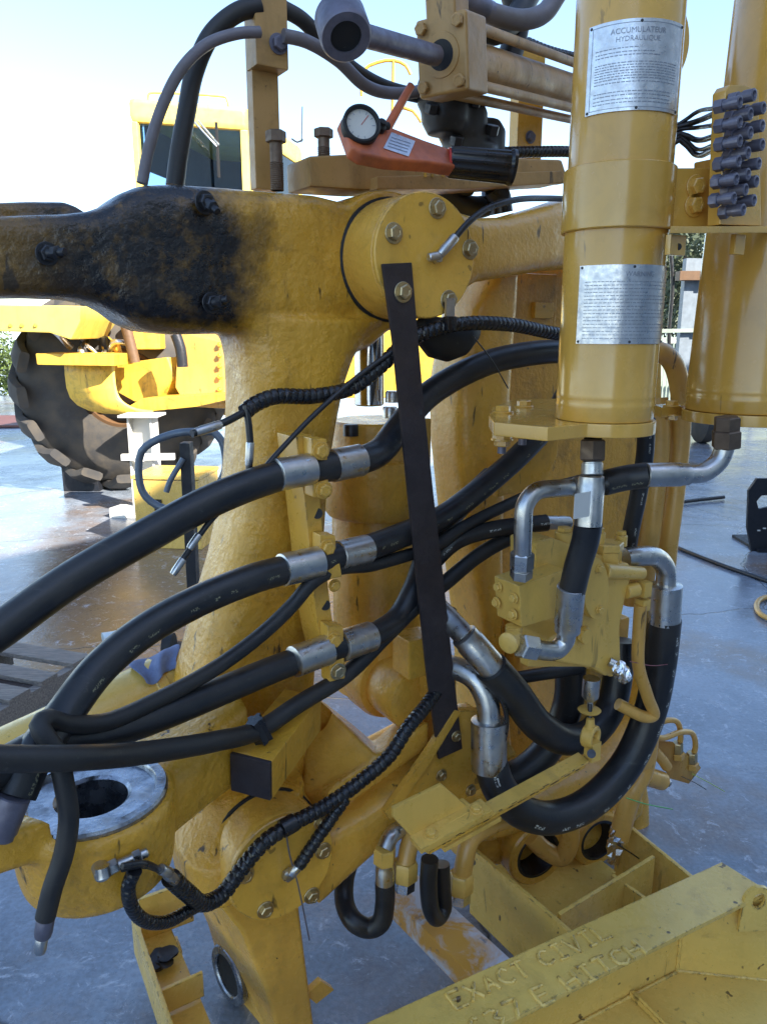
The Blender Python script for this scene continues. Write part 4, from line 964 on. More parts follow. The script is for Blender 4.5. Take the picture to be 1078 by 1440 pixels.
ang0 = lambda px, c, r: math.asin(max(-1, min(1, ((px-539)/F-(c.x/c.y))*c.y/r)))
zc = lambda py: S(850, py, .36+R1_*.8).z
plate_on(ac, R1_, -1.02, .88, zc(10), zc(146), [('t', 'ACCUMULATEUR', .0125, zc(31), -.1), ('t', 'HYDRAULIQUE', .0115, zc(43), -.1)]+[('b', zc(y), -.85, b_) for y, b_ in ((53, -.1), (59, .2), (64, .3))]+[('b', zc(y), -.85, .72) for y in (75, 79, 83, 87, 91, 95, 99, 104)]+[('b', zc(y), -.85, .6) for y in (118, 123, 129, 134)], AC)
plate_on(ac, R1_, -.93, 1.15, zc(370), zc(484), [('t', 'WARNING', .0125, zc(387), .25)]+[('b', zc(390+y*5.1), -.8, 1.0 if y % 4 else .4) for y in range(1, 18)], AC, rim=False)
# bands: welded collar and clamp with its flat tail
zb0, zb1 = zc(316), zc(218)
bm = bmesh.new(); tubewall(bm, V((ac.x, ac.y, zb0)), UP, zb1-zb0, R1_*1.075, R1_*.99, 64, .002); emit('clamp_band', bm, M['acc'], AC)
ta = V((ac.x, ac.y, 0))+V((R1_*.96, -.045, 0)); tdir = V((.94, .34, 0)).normalized()
prism('clamp_tail', [ta+UP*zb0, ta+tdir*.092+UP*zb0, ta+tdir*.092+UP*(zb1+.002), ta+UP*(zb1-.004)], V((-.34, .94, 0))*.012, M['acc'], AC, .003)
for py in (250, 279):
    p = ta+tdir*.044; pz = zc(py-2); bolt(V((p.x, p.y, pz))+V((.34, -.94, 0))*.001, V((.34, -.94, 0)), .0155, M['acc'], AC)
# second accumulator
w2 = .37
AC2, ac2 = accumulator('second upright yellow accumulator at the right edge, partly out of view', 1047, 576, w2, m(80, 1047, 560, w2), None, .74)
R2 = m(78, 1047, 560, w2)
fl = []
for k in range(25):
    a_ = -math.pi*.78+math.pi*1.5*k/24; fl.append(ac2+V((math.sin(a_), -math.cos(a_), 0))*(R2*1.08)-UP*.026)
fl += [ac2+V((-.10, .19, -.026)), ac2+V((-.17, .13, -.026)), ac2+V((-.175, .06, -.026))]
prism('base_flange', fl, UP*.025, M['acc'], AC2, .002)
bolt(ac2+V((-.142, .085, 0)), UP, .015, M['acc'], AC2); bolt(ac2+V((-.14, .085, -.02)), -UP, .015, M['acc'], AC2, name='nut')
z2 = lambda py: S(1047, py, w2+R2*.8).z
# third rounded body behind
bm = bmesh.new(); cc = S(905, 60, -.25); lathe(bm, cc, V((.5, -.86, 0)), [(0, 0), (0, .12), (.01, .13), (.05, .13), (.06, .12)], 40); o = emit('round_cover', bm, M['cast2']); props(o, 'round tan cover edge showing behind the first accumulator near the top', 'machine part')
# ---------------------------------------------------------------- grease manifold plate
MF = thing('grease_manifold', 'yellow plate carrying rows of small steel grease fittings between accumulators', 'manifold', S(1010, 325, .42))
prism('manifold_plate', [S(x, y, .515) for x, y in ((1020, 128), (1026, 119), (1045, 119), (1066, 126), (1070, 318), (1012, 316))], -N*.028, M['acc'], MF, .003)
prism('shelf', [S(x, 318, .53) for x in (942, 1085)]+[S(1085, 318, .44), S(942, 318, .44)], UP*-.012, M['acc'], MF, .002)
prism('weld_block', [S(x, y, .44) for x, y in ((1006, 222), (1015, 222), (1011, 314), (1003, 314))], -N*.05, M['acc'], MF, .003)
for px, py, s in ((953, 346, 11), (1040, 345, 7)): hbox('hanging_tab', px-s, py-16, px+s, py+13, .50, .012, M['acc'], MF, .002)
bm = bmesh.new(); cylb(bm, S(953, 347, .5005), S(953, 347, .495), .006); emit('tab_hole', bm, M['black'], MF)
fits = ((1015, 400), (955, 430), (1055, 455), (1000, 480), (955, 515), (1050, 530), (1000, 560), (955, 595), (1050, 610), (990, 645), (950, 680), (1035, 690), (990, 735), (940, 755), (1025, 765), (980, 800), (930, 835), (1015, 845), (970, 885))
bmf = bmesh.new(); hexnut(bmf, (0, 0, 0), (0, 0, 1), .016, .0125); lathe(bmf, (0, 0, .014), (0, 0, 1), [(0, .0085), (.012, .0085), (.012, .0105), (.03, .0105), (.031, .007), (.026, .005)], 16)
bmesh.ops.recalc_face_normals(bmf, faces=bmf.faces[:]); mef = bpy.data.meshes.new('fitting'); bmf.to_mesh(mef); bmf.free(); mef.materials.append(M['rod'])
for k, (x, y) in enumerate(fits):
    px, py = 720+x/3, y/3; w_ = .516; tip = S(px, py, .516+.042); inst('fitting', mef, frame(tip-(N+U*.12)*.042, N+U*.12, 1.0, k), MF)
for k, (y0, y1, y2) in enumerate(((182, 160, 152), (186, 172, 160), (190, 180, 176), (196, 196, 192), (200, 208, 204), (205, 216, 210))):
    o = tube('grease_line', [S(930, y0+k*2, .30), S(955, y0-8, .32), S(975, y1, .34), S(1004, y2, .46)], .0042+.0015*(k % 2), M['cable'], None, 8, .02); props(o, ('topmost', 'second from the top', 'third from the top', 'third from the bottom', 'second from the bottom', 'lowest')[k]+' of the six thin black lines left of the fittings plate', 'grease line', 'black grease lines behind the manifold')
# ================================================================== VALVE
VB = thing('control_valve', 'yellow hydraulic control valve block hung below the first accumulator', 'valve', S(800, 940, .2))
vw = .27
bx = lambda *a, **k: hbox(*a, **k)
# left block, face turned to the left
def vpts(pts, w): return [S(x, y, w) for x, y in pts]
L0 = [S(x, y, vw) for x, y in ((730, 828), (733, 822), (798, 815), (794, 868), (738, 880), (730, 876))]
poly('inlet_block', ((729, 824), (796, 800), (792, 866), (733, 883)), vw, .085, M['valve'], VB, .006)
cbl = U*-1
fcs = S(729, 850, vw)-N*.042
for (x, y) in ((697, 826), (694, 848), (722, 841), (721, 864)):
    q = S(729, y, vw); d_ = (729-x)/kN(729, tS(729, 850, vw)); p = q-N*max(.006, d_*.9); p = V((p.x, p.y, S(x, y, vw-d_*.9).z))-U*.001
    bolt(p, -U, .0095, M['valve'], VB)
poly('rear_block', ((753, 764), (775, 756), (826, 774), (850, 782), (850, 838), (790, 838), (753, 800)), .215, .09, M['valve'], VB, .006)
poly('valve_body', ((800, 806), (842, 796), (886, 792), (888, 812), (880, 840), (872, 880), (874, 945), (852, 952), (832, 940), (770, 930), (770, 900), (796, 884), (802, 840)), .235, .12, M['valve'], VB, .010, 3)
poly('lower_plate', ((742, 905), (835, 905), (868, 950), (858, 952), (820, 938), (742, 938)), .20, .03, M['valve'], VB, .004)
poly('round_flange', [(838+18*math.cos(a_), 828+44*math.sin(a_)) for a_ in [k*math.pi/10 for k in range(20)]], .262, .022, M['valve'], VB, .003)
for py in (800, 858): bolt(S(842, py, .263), N, .009, M['valve'], VB)
bm = bmesh.new(); lathe(bm, S(853, 780, .20), UP, [(-.05, .037), (.012, .037), (.014, .040), (.030, .040), (.033, .037)], 6); emit('hex_cap', bm, M['valve'], VB)
for px, py, s in ((793, 747, .017), (873, 752, .012), (842, 748, .012)):
    bm = bmesh.new(); p = S(px, py, .19); cylb(bm, p-UP*.03, p, s*1.3, None, 20, .002); hexnut(bm, p, UP, .010, s*1.05); emit('cap_bolt', bm, M['valve'], VB)
bm = bmesh.new(); cylb(bm, S(848, 803, .245), S(902, 806, .235), .020, .0165, 20, .003); emit('spool_end', bm, M['valve'], VB)
bm = bmesh.new(); p = S(818, 892, .237); hexnut(bm, p, N+U*.2, .012, .022); cylb(bm, p+N*.010, p+N*.016, .018); emit('port_plug', bm, M['valve'], VB)
bm = bmesh.new(); p = S(713, 902, .25); cylb(bm, S(722, 880, .25), S(722, 895, .25), .019); lathe(bm, S(713, 905, .27), (U*.85-N*.3), [(0, .02), (.003, .024), (.03, .024), (.033, .02)], 20); emit('elbow_block', bm, M['valve'], VB)
bm = bmesh.new(); cylb(bm, S(878, 832, .23), S(895, 828, .235), .019, .019, 18, .002); emit('elbow_boss', bm, M['valve'], VB)
for px, py in ((888, 829), (899, 846)): pass
bm = bmesh.new(); boxb(bm, S(905, 828, .235), U*.014, N*.014, UP*.02); boxb(bm, S(903, 850, .235), U*.014, N*.014, UP*.015); bev(bm, .003); emit('pipe_elbow', bm, M['valve'], VB)
# little foil-wrapped port
def foilwrap(label, p, q, r, seed):
    rj = random.Random(seed); bm = bmesh.new(); d_ = (q-p); rings = 9
    x, y, z = basis(d_); rows = []
    for i in range(rings):
        f = i/(rings-1); rr_ = r*(.55+.55*math.sin(math.pi*(.15+.75*f)))
        rows.append([bm.verts.new(p+d_*f+(x*math.cos(k*.45)+y*math.sin(k*.45))*rr_*rj.uniform(.72, 1.15)) for k in range(14)])
    ring_face(bm, rows); o = emit('foil_wrap', bm, M['foil'], smooth=False); props(o, label, 'foil'); return o
foilwrap('crumpled silver foil capping the small port at the right foot of the valve', S(864, 932, .25), S(882, 958, .28), .019, 3)
foilwrap('crumpled silver foil wrapped round the end of the lowest yellow pipe', S(868, 1165, .08), S(862, 1212, .08), .026, 5)
bm = bmesh.new(); cylb(bm, S(856, 930, .24), S(868, 936, .255), .011); emit('port_nut', bm, M['zinc'], VB)
# ================================================================== HOSES
def hose(label, pts, dia, mat='hose', ferr=(), ends=(), name='hydraulic_hose', cat='hose', group=None, wrap=False, step=.008):
    P_ = [S(*p) for p in pts]; r = m(dia/2, *pts[len(pts)//2])
    t = thing(name, label, cat, P_[len(P_)//2], group)
    bm = bmesh.new(); path = spline(P_, step if not wrap else .0025)
    if wrap: sweep(bm, path, lambda L, a: r*(1.0+.07*(1 if ((L/(r*1.0)+a) % 1) < .7 else -1)), 14)
    else: sweep(bm, path, r, 18)
    emit('rubber_hose', bm, M[mat], t, ang=75 if not wrap else 28)
    for f in ferr: ferrule(t, *f)
    return t
def ferrule(t, p, q, dia, kind='zinc', nm='ferrule', crimp=True):
    a = S(*p); b = S(*q); r = m(dia/2, *p); L = (b-a).length; bm = bmesh.new()
    pr = [(0, r*.9), (.002, r)]
    if crimp: pr += [(L*.8, r), (L*.84, r*.93), (L-.003, r*.93), (L, r*.8)]
    else: pr += [(L-.002, r), (L, r*.9)]
    lathe(bm, a, b-a, pr, 30); return emit(nm, bm, M[kind], t)
def pipe(t, pts, dia, mat='zinc', nm='bent_pipe', seg=18):
    P_ = [S(*p) for p in pts]; r = m(dia/2, *pts[len(pts)//2]); bm = bmesh.new(); sweep(bm, spline(P_, .006), r, seg); return emit(nm, bm, M[mat], t, ang=60)
def nut(t, p, q, dia, mat='zinc', nm='hex_nut', spin=.3):
    a = S(*p); b = S(*q); bm = bmesh.new(); hexnut(bm, a, b-a, (b-a).length, m(dia/2, *p), spin); return emit(nm, bm, M[mat], t)
# --- the clamp bar
CB = thing('clamp_bar', 'upright yellow bar with three hose clamps bolted to its face', 'bracket', S(450, 958, .0))
poly('bar', ((416, 615), (441, 612), (447, 640), (450, 700), (457, 780), (466, 862), (474, 905), (478, 945), (463, 950), (452, 905), (444, 862), (436, 780), (428, 700), (420, 650)), .0, .10, M['plate'], CB, .004)
for y0, y1, xo in ((616, 700, 0), (752, 800, 12), (880, 962, 23)):
    x0 = 438+xo; poly('clamp_half', ((x0, y0), (x0+22, y0+1), (x0+25, y1), (x0+2, y1)), .042, .042, M['plate'], CB, .005)
poly('small_clamp', ((458, 793), (478, 790), (482, 812), (462, 816)), .055, .04, M['plate'], CB, .006)
for px, py in ((451, 634), (455, 689), (460, 770), (470, 823), (469, 900), (475, 944)): bolt(S(px, py, .043 if py not in (823,) else .03), N, .0145 if py != 823 else .011, M['plate'] if py not in (944,) else M['nut'], CB)
for px, py in ((446, 722), (457, 851)):
    bm = bmesh.new(); cylb(bm, S(px, py, .0012), S(px, py, -.003), .012); emit('bolt_hole', bm, M['black'], CB)
# --- hoses through the clamps
hose('thick black hose through the top clamp, sweeping down to the left edge', [(-60, 925, .12), (0, 886, .11), (100, 815, .09), (200, 757, .08), (300, 703, .06), (395, 668, .03), (440, 660, .02), (505, 648, .0), (535, 634, -.03), (562, 600, -.06), (605, 553, -.09), (680, 512, -.10), (740, 498, -.10), (800, 493, -.12)], 41, ferr=[((388, 668, .035), (438, 659, .025), 47, 'zinc', 'ferrule', False), ((466, 655, .01), (507, 647, .0), 47, 'zinc', 'ferrule', False)])
hose('thick black hose through the middle clamp, curving to the lower left corner', [(22, 1118, .29), (45, 1068, .27), (90, 1005, .21), (140, 940, .16), (205, 886, .12), (285, 842, .09), (355, 814, .07), (405, 800, .04), (450, 788, .03), (512, 772, -.0), (571, 750, -.04), (620, 728, -.06), (668, 693, -.08), (730, 640, -.10), (775, 590, -.12), (800, 545, -.14)], 40, 'hosey', ferr=[((396, 802, .045), (449, 790, .035), 47, 'zinc', 'ferrule', False), ((474, 782, .02), (516, 772, .0), 43, 'zinc', 'ferrule', False), ((20, 1120, .312), (-4, 1180, .32), 46, 'rod', 'ferrule')])
hose('medium black hose leaving the lowest clamp and looping to the left edge', [(-50, 1110, .30), (10, 1075, .27), (70, 1044, .23), (130, 1036, .20), (220, 1008, .15), (310, 972, .09), (380, 943, .05), (420, 928, .03), (480, 908, .02), (525, 893, .0), (560, 868, -.03), (582, 828, -.05), (602, 775, -.09), (640, 720, -.13), (690, 670, -.15)], 37, ferr=[((412, 931, .045), (461, 913, .03), 45, 'zinc', 'ferrule', False), ((478, 909, .02), (521, 895, .0), 45, 'zinc', 'ferrule', False)])
hose('slim black hose curling round the thick one and hanging down at the left', [(64, 1290, .315), (74, 1250, .318), (90, 1200, .318), (97, 1150, .315), (91, 1105, .31), (80, 1060, .30), (64, 1036, .29), (56, 1020, .28), (66, 1011, .265), (95, 1018, .245), (150, 1015, .21), (230, 980, .15), (310, 935, .09), (370, 890, .06), (410, 852, .05), (440, 818, .05), (475, 800, .03), (520, 795, .0), (565, 783, -.02), (612, 768, -.03), (650, 742, -.04), (700, 716, -.05), (760, 690, -.06), (815, 675, -.06)], 22, 'sleeve', ferr=[((66, 1284, .315), (60, 1318, .315), 25, 'rod'), ((60, 1316, .315), (56, 1340, .315), 17, 'zinc')])
hose('slim black hose strung below the clamps from the left edge up to the valve', [(-50, 1066, .36), (0, 1067, .355), (100, 1066, .335), (200, 1059, .25), (300, 1043, .17), (365, 1026, .09), (420, 990, .05), (487, 948, .02), (543, 893, -.01), (589, 848, -.03), (625, 820, -.03), (667, 785, -.03), (705, 762, -.03), (745, 747, -.02)], 24, 'sleeve')
bm = bmesh.new(); sweep(bm, [S(357, 1012, .10)+V((0, 0, .0)), S(372, 1040, .10)], lambda L, a: .017*(1+.25*math.sin(a*31)), 16); o = emit('tape_wrap', bm, M['wrap']); props(o, 'frayed lump of black tape on the slim hose above the stop block', 'tape')
hose('short printed black hose with a silver ferrule behind the elbow pipe', [(600, 800, -.08), (640, 762, -.05), (690, 745, -.03), (768, 735, .02)], 24, 'hosep', ferr=[((766, 735, .02), (800, 735, .03), 20, 'zinc')])
# --- hose across to the second accumulator, with elbow pipe down into the valve
t = hose('black hose with two bent silver pipes joining the second accumulator to the valve', [(848, 679, .34), (880, 672, .36), (910, 668, .39)], 36, 'hosey', ferr=[((856, 681, .33), (806, 685, .31), 30), ((906, 668, .39), (968, 667, .43), 34)])
pipe(t, [(810, 685, .30), (780, 687, .30), (752, 692, .30), (738, 710, .30), (735, 745, .30), (734, 785, .29)], 26)
nut(t, (734, 776, .29), (733, 800, .285), 34); nut(t, (733, 799, .285), (732, 812, .28), 32)
pipe(t, [(966, 667, .43), (990, 664, .445), (1010, 648, .455), (1020, 622, .46), (1021, 612, .46)], 27, 'zinc')
nut(t, (1020, 630, .46), (1021, 605, .46), 40, 'rustnut'); nut(t, (1021, 606, .46), (1022, 586, .46), 36, 'rustnut')
# --- front hose from first accumulator to the valve
t = hose('short thick black hose hanging from the first accumulator to the valve', [(827, 735, .38), (822, 762, .37), (812, 795, .355), (804, 830, .34)], 38, 'hose', ferr=[((826, 740, .38), (831, 668, .375), 38, 'zinc'), ((803, 824, .34), (797, 888, .32), 40, 'zinc')])
nut(t, (832, 648, .37), (833, 618, .365), 38, 'rustnut'); nut(t, (833, 618, .365), (834, 604, .36), 28, 'nut'); ferrule(t, (832, 668, .375), (832, 648, .37), 30, 'zinc', 'neck')
hbox('sticker', 807, 693, 829, 728, .412, .001, M['white'], t, 0)
pipe(t, [(797, 880, .32), (794, 900, .31), (782, 914, .305), (765, 915, .30), (748, 911, .295)], 27); nut(t, (752, 912, .297), (730, 908, .29), 37)
# --- two hoses with bent pipes at centre
t = hose('thick hose from the silver ferrule beside the flat bar, bending up behind the valve', [(690, 938, .10), (722, 975, .11), (755, 1018, .11), (795, 1040, .10), (832, 1030, .08), (858, 995, .06), (868, 950, .05), (872, 900, .04)], 42, ferr=[((697, 945, .10), (651, 892, .06), 42)])
pipe(t, [(657, 899, .062), (634, 874, .0), (612, 852, -.05)], 32)
t = hose('big black J-shaped printed hose sweeping round below the valve to its right', [(690, 1075, .10), (700, 1105, .12), (728, 1138, .14), (775, 1150, .15), (830, 1128, .16), (880, 1075, .17), (912, 1005, .18), (926, 940, .19), (934, 870, .20)], 45, 'hosep', ferr=[((687, 1082, .10), (687, 1012, .09), 50, 'zinc', 'ferrule', False), ((933, 876, .20), (936, 822, .20), 44, 'zinc', 'ferrule', False)])
pipe(t, [(687, 1020, .09), (684, 985, .08), (668, 955, .05), (642, 940, .0), (615, 935, -.05)], 33); pipe(t, [(936, 826, .20), (935, 800, .20), (922, 784, .205), (900, 782, .21), (878, 785, .20)], 28)
hose('black hose dropping behind the valve into the dark', [(802, 930, .0), (798, 990, -.01), (775, 1045, -.02), (735, 1085, -.04), (700, 1100, -.06)], 42)
hose('slim black hose passing level behind the valve foot', [(690, 960, -.02), (735, 952, .0), (780, 945, .02), (815, 940, .03)], 18)
hose('small black tube dropping beside the silver ferrule', [(690, 955, .12), (706, 985, .12), (712, 1010, .115), (710, 1035, .11)], 7, 'cable', name='small_tube', cat='tube')
# --- bottom J hoses and pipes
t = hose('black J-hose curling under the lower link with a yellow nut', [(541, 1240, .06), (541, 1270, .06), (535, 1297, .06), (518, 1305, .04), (498, 1296, .02), (485, 1272, -.03), (484, 1240, -.07), (495, 1200, -.12)], 28, ferr=[((541, 1255, .06), (541, 1212, .06), 27)])
nut(t, (540, 1214, .06), (541, 1192, .06), 32, 'valve'); pipe(t, [(541, 1194, .06), (549, 1176, .05), (562, 1166, .03)], 24)
t = hose('narrow black hose loop hanging between the two crimped yellow pipes', [(604, 1208, .12), (602, 1245, .12), (606, 1280, .12), (615, 1290, .11), (623, 1278, .10), (622, 1250, .09), (620, 1215, .08)], 24, 'hose')
for lab, pts, nn in (('short yellow pipe with a lime ring and foil end under the linkage', [(585, 1165, .05), (575, 1190, .06), (570, 1215, .07)], (570, 1215)), ('bent yellow pipe with a foil end right of the hose loop', [(720, 1150, .06), (690, 1160, .07), (662, 1180, .08), (652, 1215, .09), (650, 1235, .09)], (648, 1232))):
    tt = thing('yellow_pipe', lab, 'pipe', S(*pts[-1])); pipe(tt, pts, 26, 'pipe'); w_ = pts[-1][2]
    nut(tt, (nn[0], nn[1]-5, w_), (nn[0]-1, nn[1]+22, w_), 36, 'valve'); nut(tt, (nn[0]-1, nn[1]+20, w_), (nn[0]-2, nn[1]+36, w_), 30, 'foil', 'foil_end')
    if 'lime' in lab: bm = bmesh.new(); lathe(bm, S(571, 1212, .07), UP, [(0, .0185), (.003, .0192), (.006, .0185)], 24); emit('lime_ring', bm, M['lime'], tt)
# --- yellow pipes at the right
def ypipe(label, pts, dia, extra=None):
    tt = thing('yellow_pipe', label, 'pipe', S(*pts[len(pts)//2])); pipe(tt, pts, dia, 'pipe'); return tt
ypipe('tall yellow pipe hooking over beside the first accumulator, outermost', [(895, 495, .08), (925, 494, .10), (945, 510, .10), (955, 545, .10), (957, 600, .10), (949, 690, .10), (940, 760, .10), (932, 840, .08)], 27)
ypipe('yellow pipe just left of the outermost one, running down behind the hose', [(925, 560, .06), (928, 620, .08), (922, 680, .09), (916, 740, .09), (905, 830, .08), (902, 930, .06)], 26)
ypipe('yellow pipe partly hidden behind the black flat hose under the accumulator', [(938, 570, .03), (936, 610, .02), (925, 650, .0), (905, 720, .0), (893, 770, .0), (885, 850, .0)], 22)
ypipe('thin yellow pipe from the valve elbow bent back in a sharp V', [(900, 850, .235), (897, 900, .23), (897, 935, .23), (910, 980, .225), (918, 1006, .22), (906, 1008, .215), (868, 990, .18)], 17)
tt = ypipe('yellow pipe below the big hose, ending in foil near the stand', [(912, 1000, .09), (910, 1050, .09), (903, 1085, .09), (890, 1110, .09), (877, 1150, .085), (869, 1180, .08)], 28)
hbox('pipe_clamp', 888, 1060, 920, 1085, .125, .05, M['pipe'], tt, .004)
ypipe('short yellow elbow pipe over the bearing eye', [(800, 1150, .02), (800, 1185, .02), (788, 1205, .0), (765, 1195, -.03), (745, 1175, -.05)], 26)
hose('flat black hose dropping straight between accumulator and yellow pipes', [(908, 590, .22), (906, 640, .2), (896, 700, .18), (885, 755, .15), (880, 800, .1)], 24, 'hosep')
# --- right bracket with small tubes
RB = thing('tube_bracket', 'small yellow bracket with two bent brake tubes at the right side', 'bracket', S(950, 1080, .05))
prism('bracket_plate', [S(x, y, .05) for x, y in ((915, 1040), (945, 1042), (985, 1078), (968, 1100), (940, 1092))], -UP*.008, M['pipe'], RB, .002)
for pts in ([(912, 1024, .06), (938, 1013, .06), (952, 1016, .06), (956, 1040, .05), (952, 1054, .05)], [(914, 1032, .08), (930, 1038, .08), (955, 1030, .07), (973, 1032, .06), (977, 1050, .055), (972, 1068, .05)]): pipe(RB, pts, 8, 'dusty' if 0 else 'pipe', 'brake_tube', 12)
for p in ((952, 1056), (972, 1070)): nut(RB, (p[0], p[1]-12, .05), (p[0], p[1]+4, .05), 15, 'nut'); nut(RB, (p[0], p[1]+2, .05), (p[0], p[1]+10, .05), 19, 'pipe')
bm = bmesh.new(); cylb(bm, S(905, 1090, .06), S(930, 1098, .06), .03, None, 20, .003); emit('boss', bm, M['pipe'], RB); bolt(S(938, 1100, .065), U+N*.3, .011, M['zinc'], RB)
pipe(RB, [(918, 1055, .06), (930, 1068, .06), (937, 1078, .06)], 15, 'pipe', 'stub_tube')
# --- cable ties and wires
def wire(label, pts, r, mat, cat='cable tie', name='cable_tie'):
    o = tube(name, [S(*p) for p in pts], r, M[mat], None, 8, .02); props(o, label, cat); return o
wire('green cable tie tail sticking out right of the lowest pipe', [(880, 1122, .13), (905, 1130, .13), (945, 1138, .12)], .0016, 'tie')
wire('pale lime cable tie tail below the tube bracket', [(972, 1088, .06), (995, 1100, .06), (1018, 1113, .06)], .0012, 'lime')
wire('black cable tie tail below the tube bracket', [(958, 1092, .06), (975, 1100, .06), (992, 1110, .06)], .0014, 'cable')
wire('grey cable tie tail by the foil on the lowest pipe', [(868, 1188, .11), (890, 1202, .11), (920, 1224, .1)], .0022, 'cable')
wire('thin pink wire across the big J-shaped hose', [(885, 930, .24), (915, 936, .24), (940, 934, .23)], .001, 'pinkwire', 'wire', 'wire')
wire('long grey cable tie tail hanging over the lower pin cover', [(401, 1165, .085), (408, 1205, .088), (418, 1240, .09), (435, 1322, .09)], .0018, 'rod')
wire('black cable tie tail beside the pin cover hose clip', [(664, 472, .02), (690, 505, .0), (714, 546, -.01)], .0016, 'cable')
# --- spiral-wrapped lines
t = hose('spiral-wrapped black line running from the upper clip down across the column', [(810, 472, -.06), (775, 468, -.04), (720, 457, -.01), (655, 455, .01), (615, 462, .0), (575, 478, -.015), (535, 515, -.02), (495, 545, -.03), (440, 557, -.03), (385, 558, -.02), (356, 570, -.01), (344, 580, .0)], 20, 'wrap', wrap=True, name='wrapped_line', cat='hose')
pipe(t, [(346, 578, .0), (320, 592, .02), (296, 602, .03), (270, 610, .04)], 11, 'cable', 'thin_line'); ferrule(t, (310, 597, .025), (275, 608, .04), 13, 'zinc', 'line_fitting'); 
pipe(t, [(346, 570, .005), (350, 600, .01), (352, 630, .01), (350, 660, .01)], 10, 'cable', 'thin_line'); ferrule(t, (352, 622, .01), (350, 655, .01), 12, 'zinc', 'line_fitting')
pipe(t, [(560, 488, .0), (500, 532, -.01), (440, 585, -.0), (395, 632, .02), (350, 682, .05), (300, 728, .07), (272, 765, .08), (246, 803, .09)], 8, 'cable', 'thin_line'); ferrule(t, (280, 752, .08), (266, 772, .085), 11, 'zinc', 'line_fitting'); ferrule(t, (258, 786, .088), (243, 808, .09), 11, 'zinc', 'line_fitting')
bm = bmesh.new(); boxb(bm, S(632, 455, .02), U*.013, N*.010, UP*.016); bev(bm, .003); emit('hose_clip', bm, M['wrap'], t); bm = bmesh.new(); boxb(bm, S(632, 432, .013), U*.012, N*.003, UP*.02); emit('clip_tab', bm, M['zinc'], t)
bm = bmesh.new(); loft(bm, [(S(586, 462, -.05), UP*.006, N*.006, 2.1), (S(590, 466, -.05), UP*.03, N*.025, 2.1), (S(606, 474, -.06), UP*.048, N*.04, 2.1), (S(628, 478, -.07), UP*.052, N*.045, 2.1), (S(650, 474, -.07), UP*.045, N*.04, 2.1), (S(667, 464, -.08), UP*.028, N*.025, 2.1), (S(672, 460, -.08), UP*.006, N*.006, 2.1)], 28); o = emit('grease_lump', bm, M['black']); props(o, 'black greasy lump hanging under the upper pin cover', 'grease')
t = hose('spiral-wrapped black line draped over the lower pin cover and link', [(628, 952, -.03), (612, 974, .0), (594, 998, .045), (572, 1025, .075), (548, 1062, .08), (505, 1100, .09), (460, 1132, .10), (412, 1158, .115), (372, 1184, .12), (338, 1224, .12), (312, 1258, .125), (288, 1270, .15), (262, 1254, .20), (240, 1234, .245)], 21, 'wrap', wrap=True, name='wrapped_line', cat='hose')
bm = bmesh.new(); cylb(bm, S(396, 1166, .12), S(414, 1156, .118), .020, .020, 18); emit('line_clip', bm, M['wrap'], t)
for k, w_ in enumerate((.315, .325)): pipe(t, [(244, 1238, .245), (225, 1224, .285), (200, 1217-k*3, w_), (172, 1222-k*4, w_+.01)], 9, 'cable', 'thin_line')
for a_, b_ in (((246, 1238, .25), (234, 1228, .275)), ((226, 1222, .29), (240, 1228, .275))): ferrule(t, a_, b_, 15, 'zinc', 'line_fitting')
hose('spiral-wrapped branch ending at the lower pin cover grease port', [(486, 1122, .10), (465, 1152, .10), (440, 1188, .10), (420, 1218, .095)], 17, 'wrap', wrap=True, name='wrapped_line', cat='hose', ferr=[((421, 1216, .095), (409, 1230, .088), 14, 'zinc', 'line_fitting')])
hose('second wrapped line looping below the kingpin boss', [(302, 1262, .13), (272, 1277, .17), (235, 1296, .22), (205, 1295, .26), (186, 1276, .29), (181, 1245, .315), (190, 1224, .325)], 18, 'wrap', wrap=True, name='wrapped_line', cat='hose')
t = hose('thin dark green-black grease tube curving into the upper pin cover', [(800, 280, -.06), (770, 279, -.04), (725, 281, .0), (685, 293, .02), (655, 316, .03), (632, 344, .025)], 9, 'cable', name='grease_tube', cat='tube', ferr=[((640, 333, .027), (618, 358, .02), 14, 'zinc', 'line_fitting')])
bm = bmesh.new(); hexnut(bm, S(610, 363, .0), N, .02, .012); cylb(bm, S(618, 359, .018), S(602, 362, .018), .0095, None, 12, .002); emit('elbow_fitting', bm, M['zinc'], t)
# --- hoses on the post
hose('thick black sleeve hose arching from the greased arm over the flat post', [(246, 262, -.30), (252, 215, -.30), (262, 160, -.30), (274, 100, -.30), (298, 48, -.29), (335, 17, -.28), (365, 9, -.275)], 26, 'sleeve')
hose('thick black sleeve hose falling from the post towards the right', [(398, 12, -.28), (425, 28, -.28), (460, 65, -.30), (500, 100, -.32), (540, 122, -.34), (600, 138, -.36)], 20, 'sleeve')
hose('grey painted hose arching up from the greased arm to the post clamp', [(200, 258, -.24), (208, 215, -.24), (228, 150, -.24), (256, 96, -.24), (292, 62, -.24), (335, 47, -.24), (365, 45, -.24)], 16, 'greyhose')
hose('grey painted hose leaving the post clamp to the right under the cylinder rod', [(398, 50, -.24), (430, 58, -.24), (475, 85, -.26), (510, 118, -.28), (540, 130, -.30), (580, 130, -.30), (610, 118, -.32)], 17, 'greyhose')
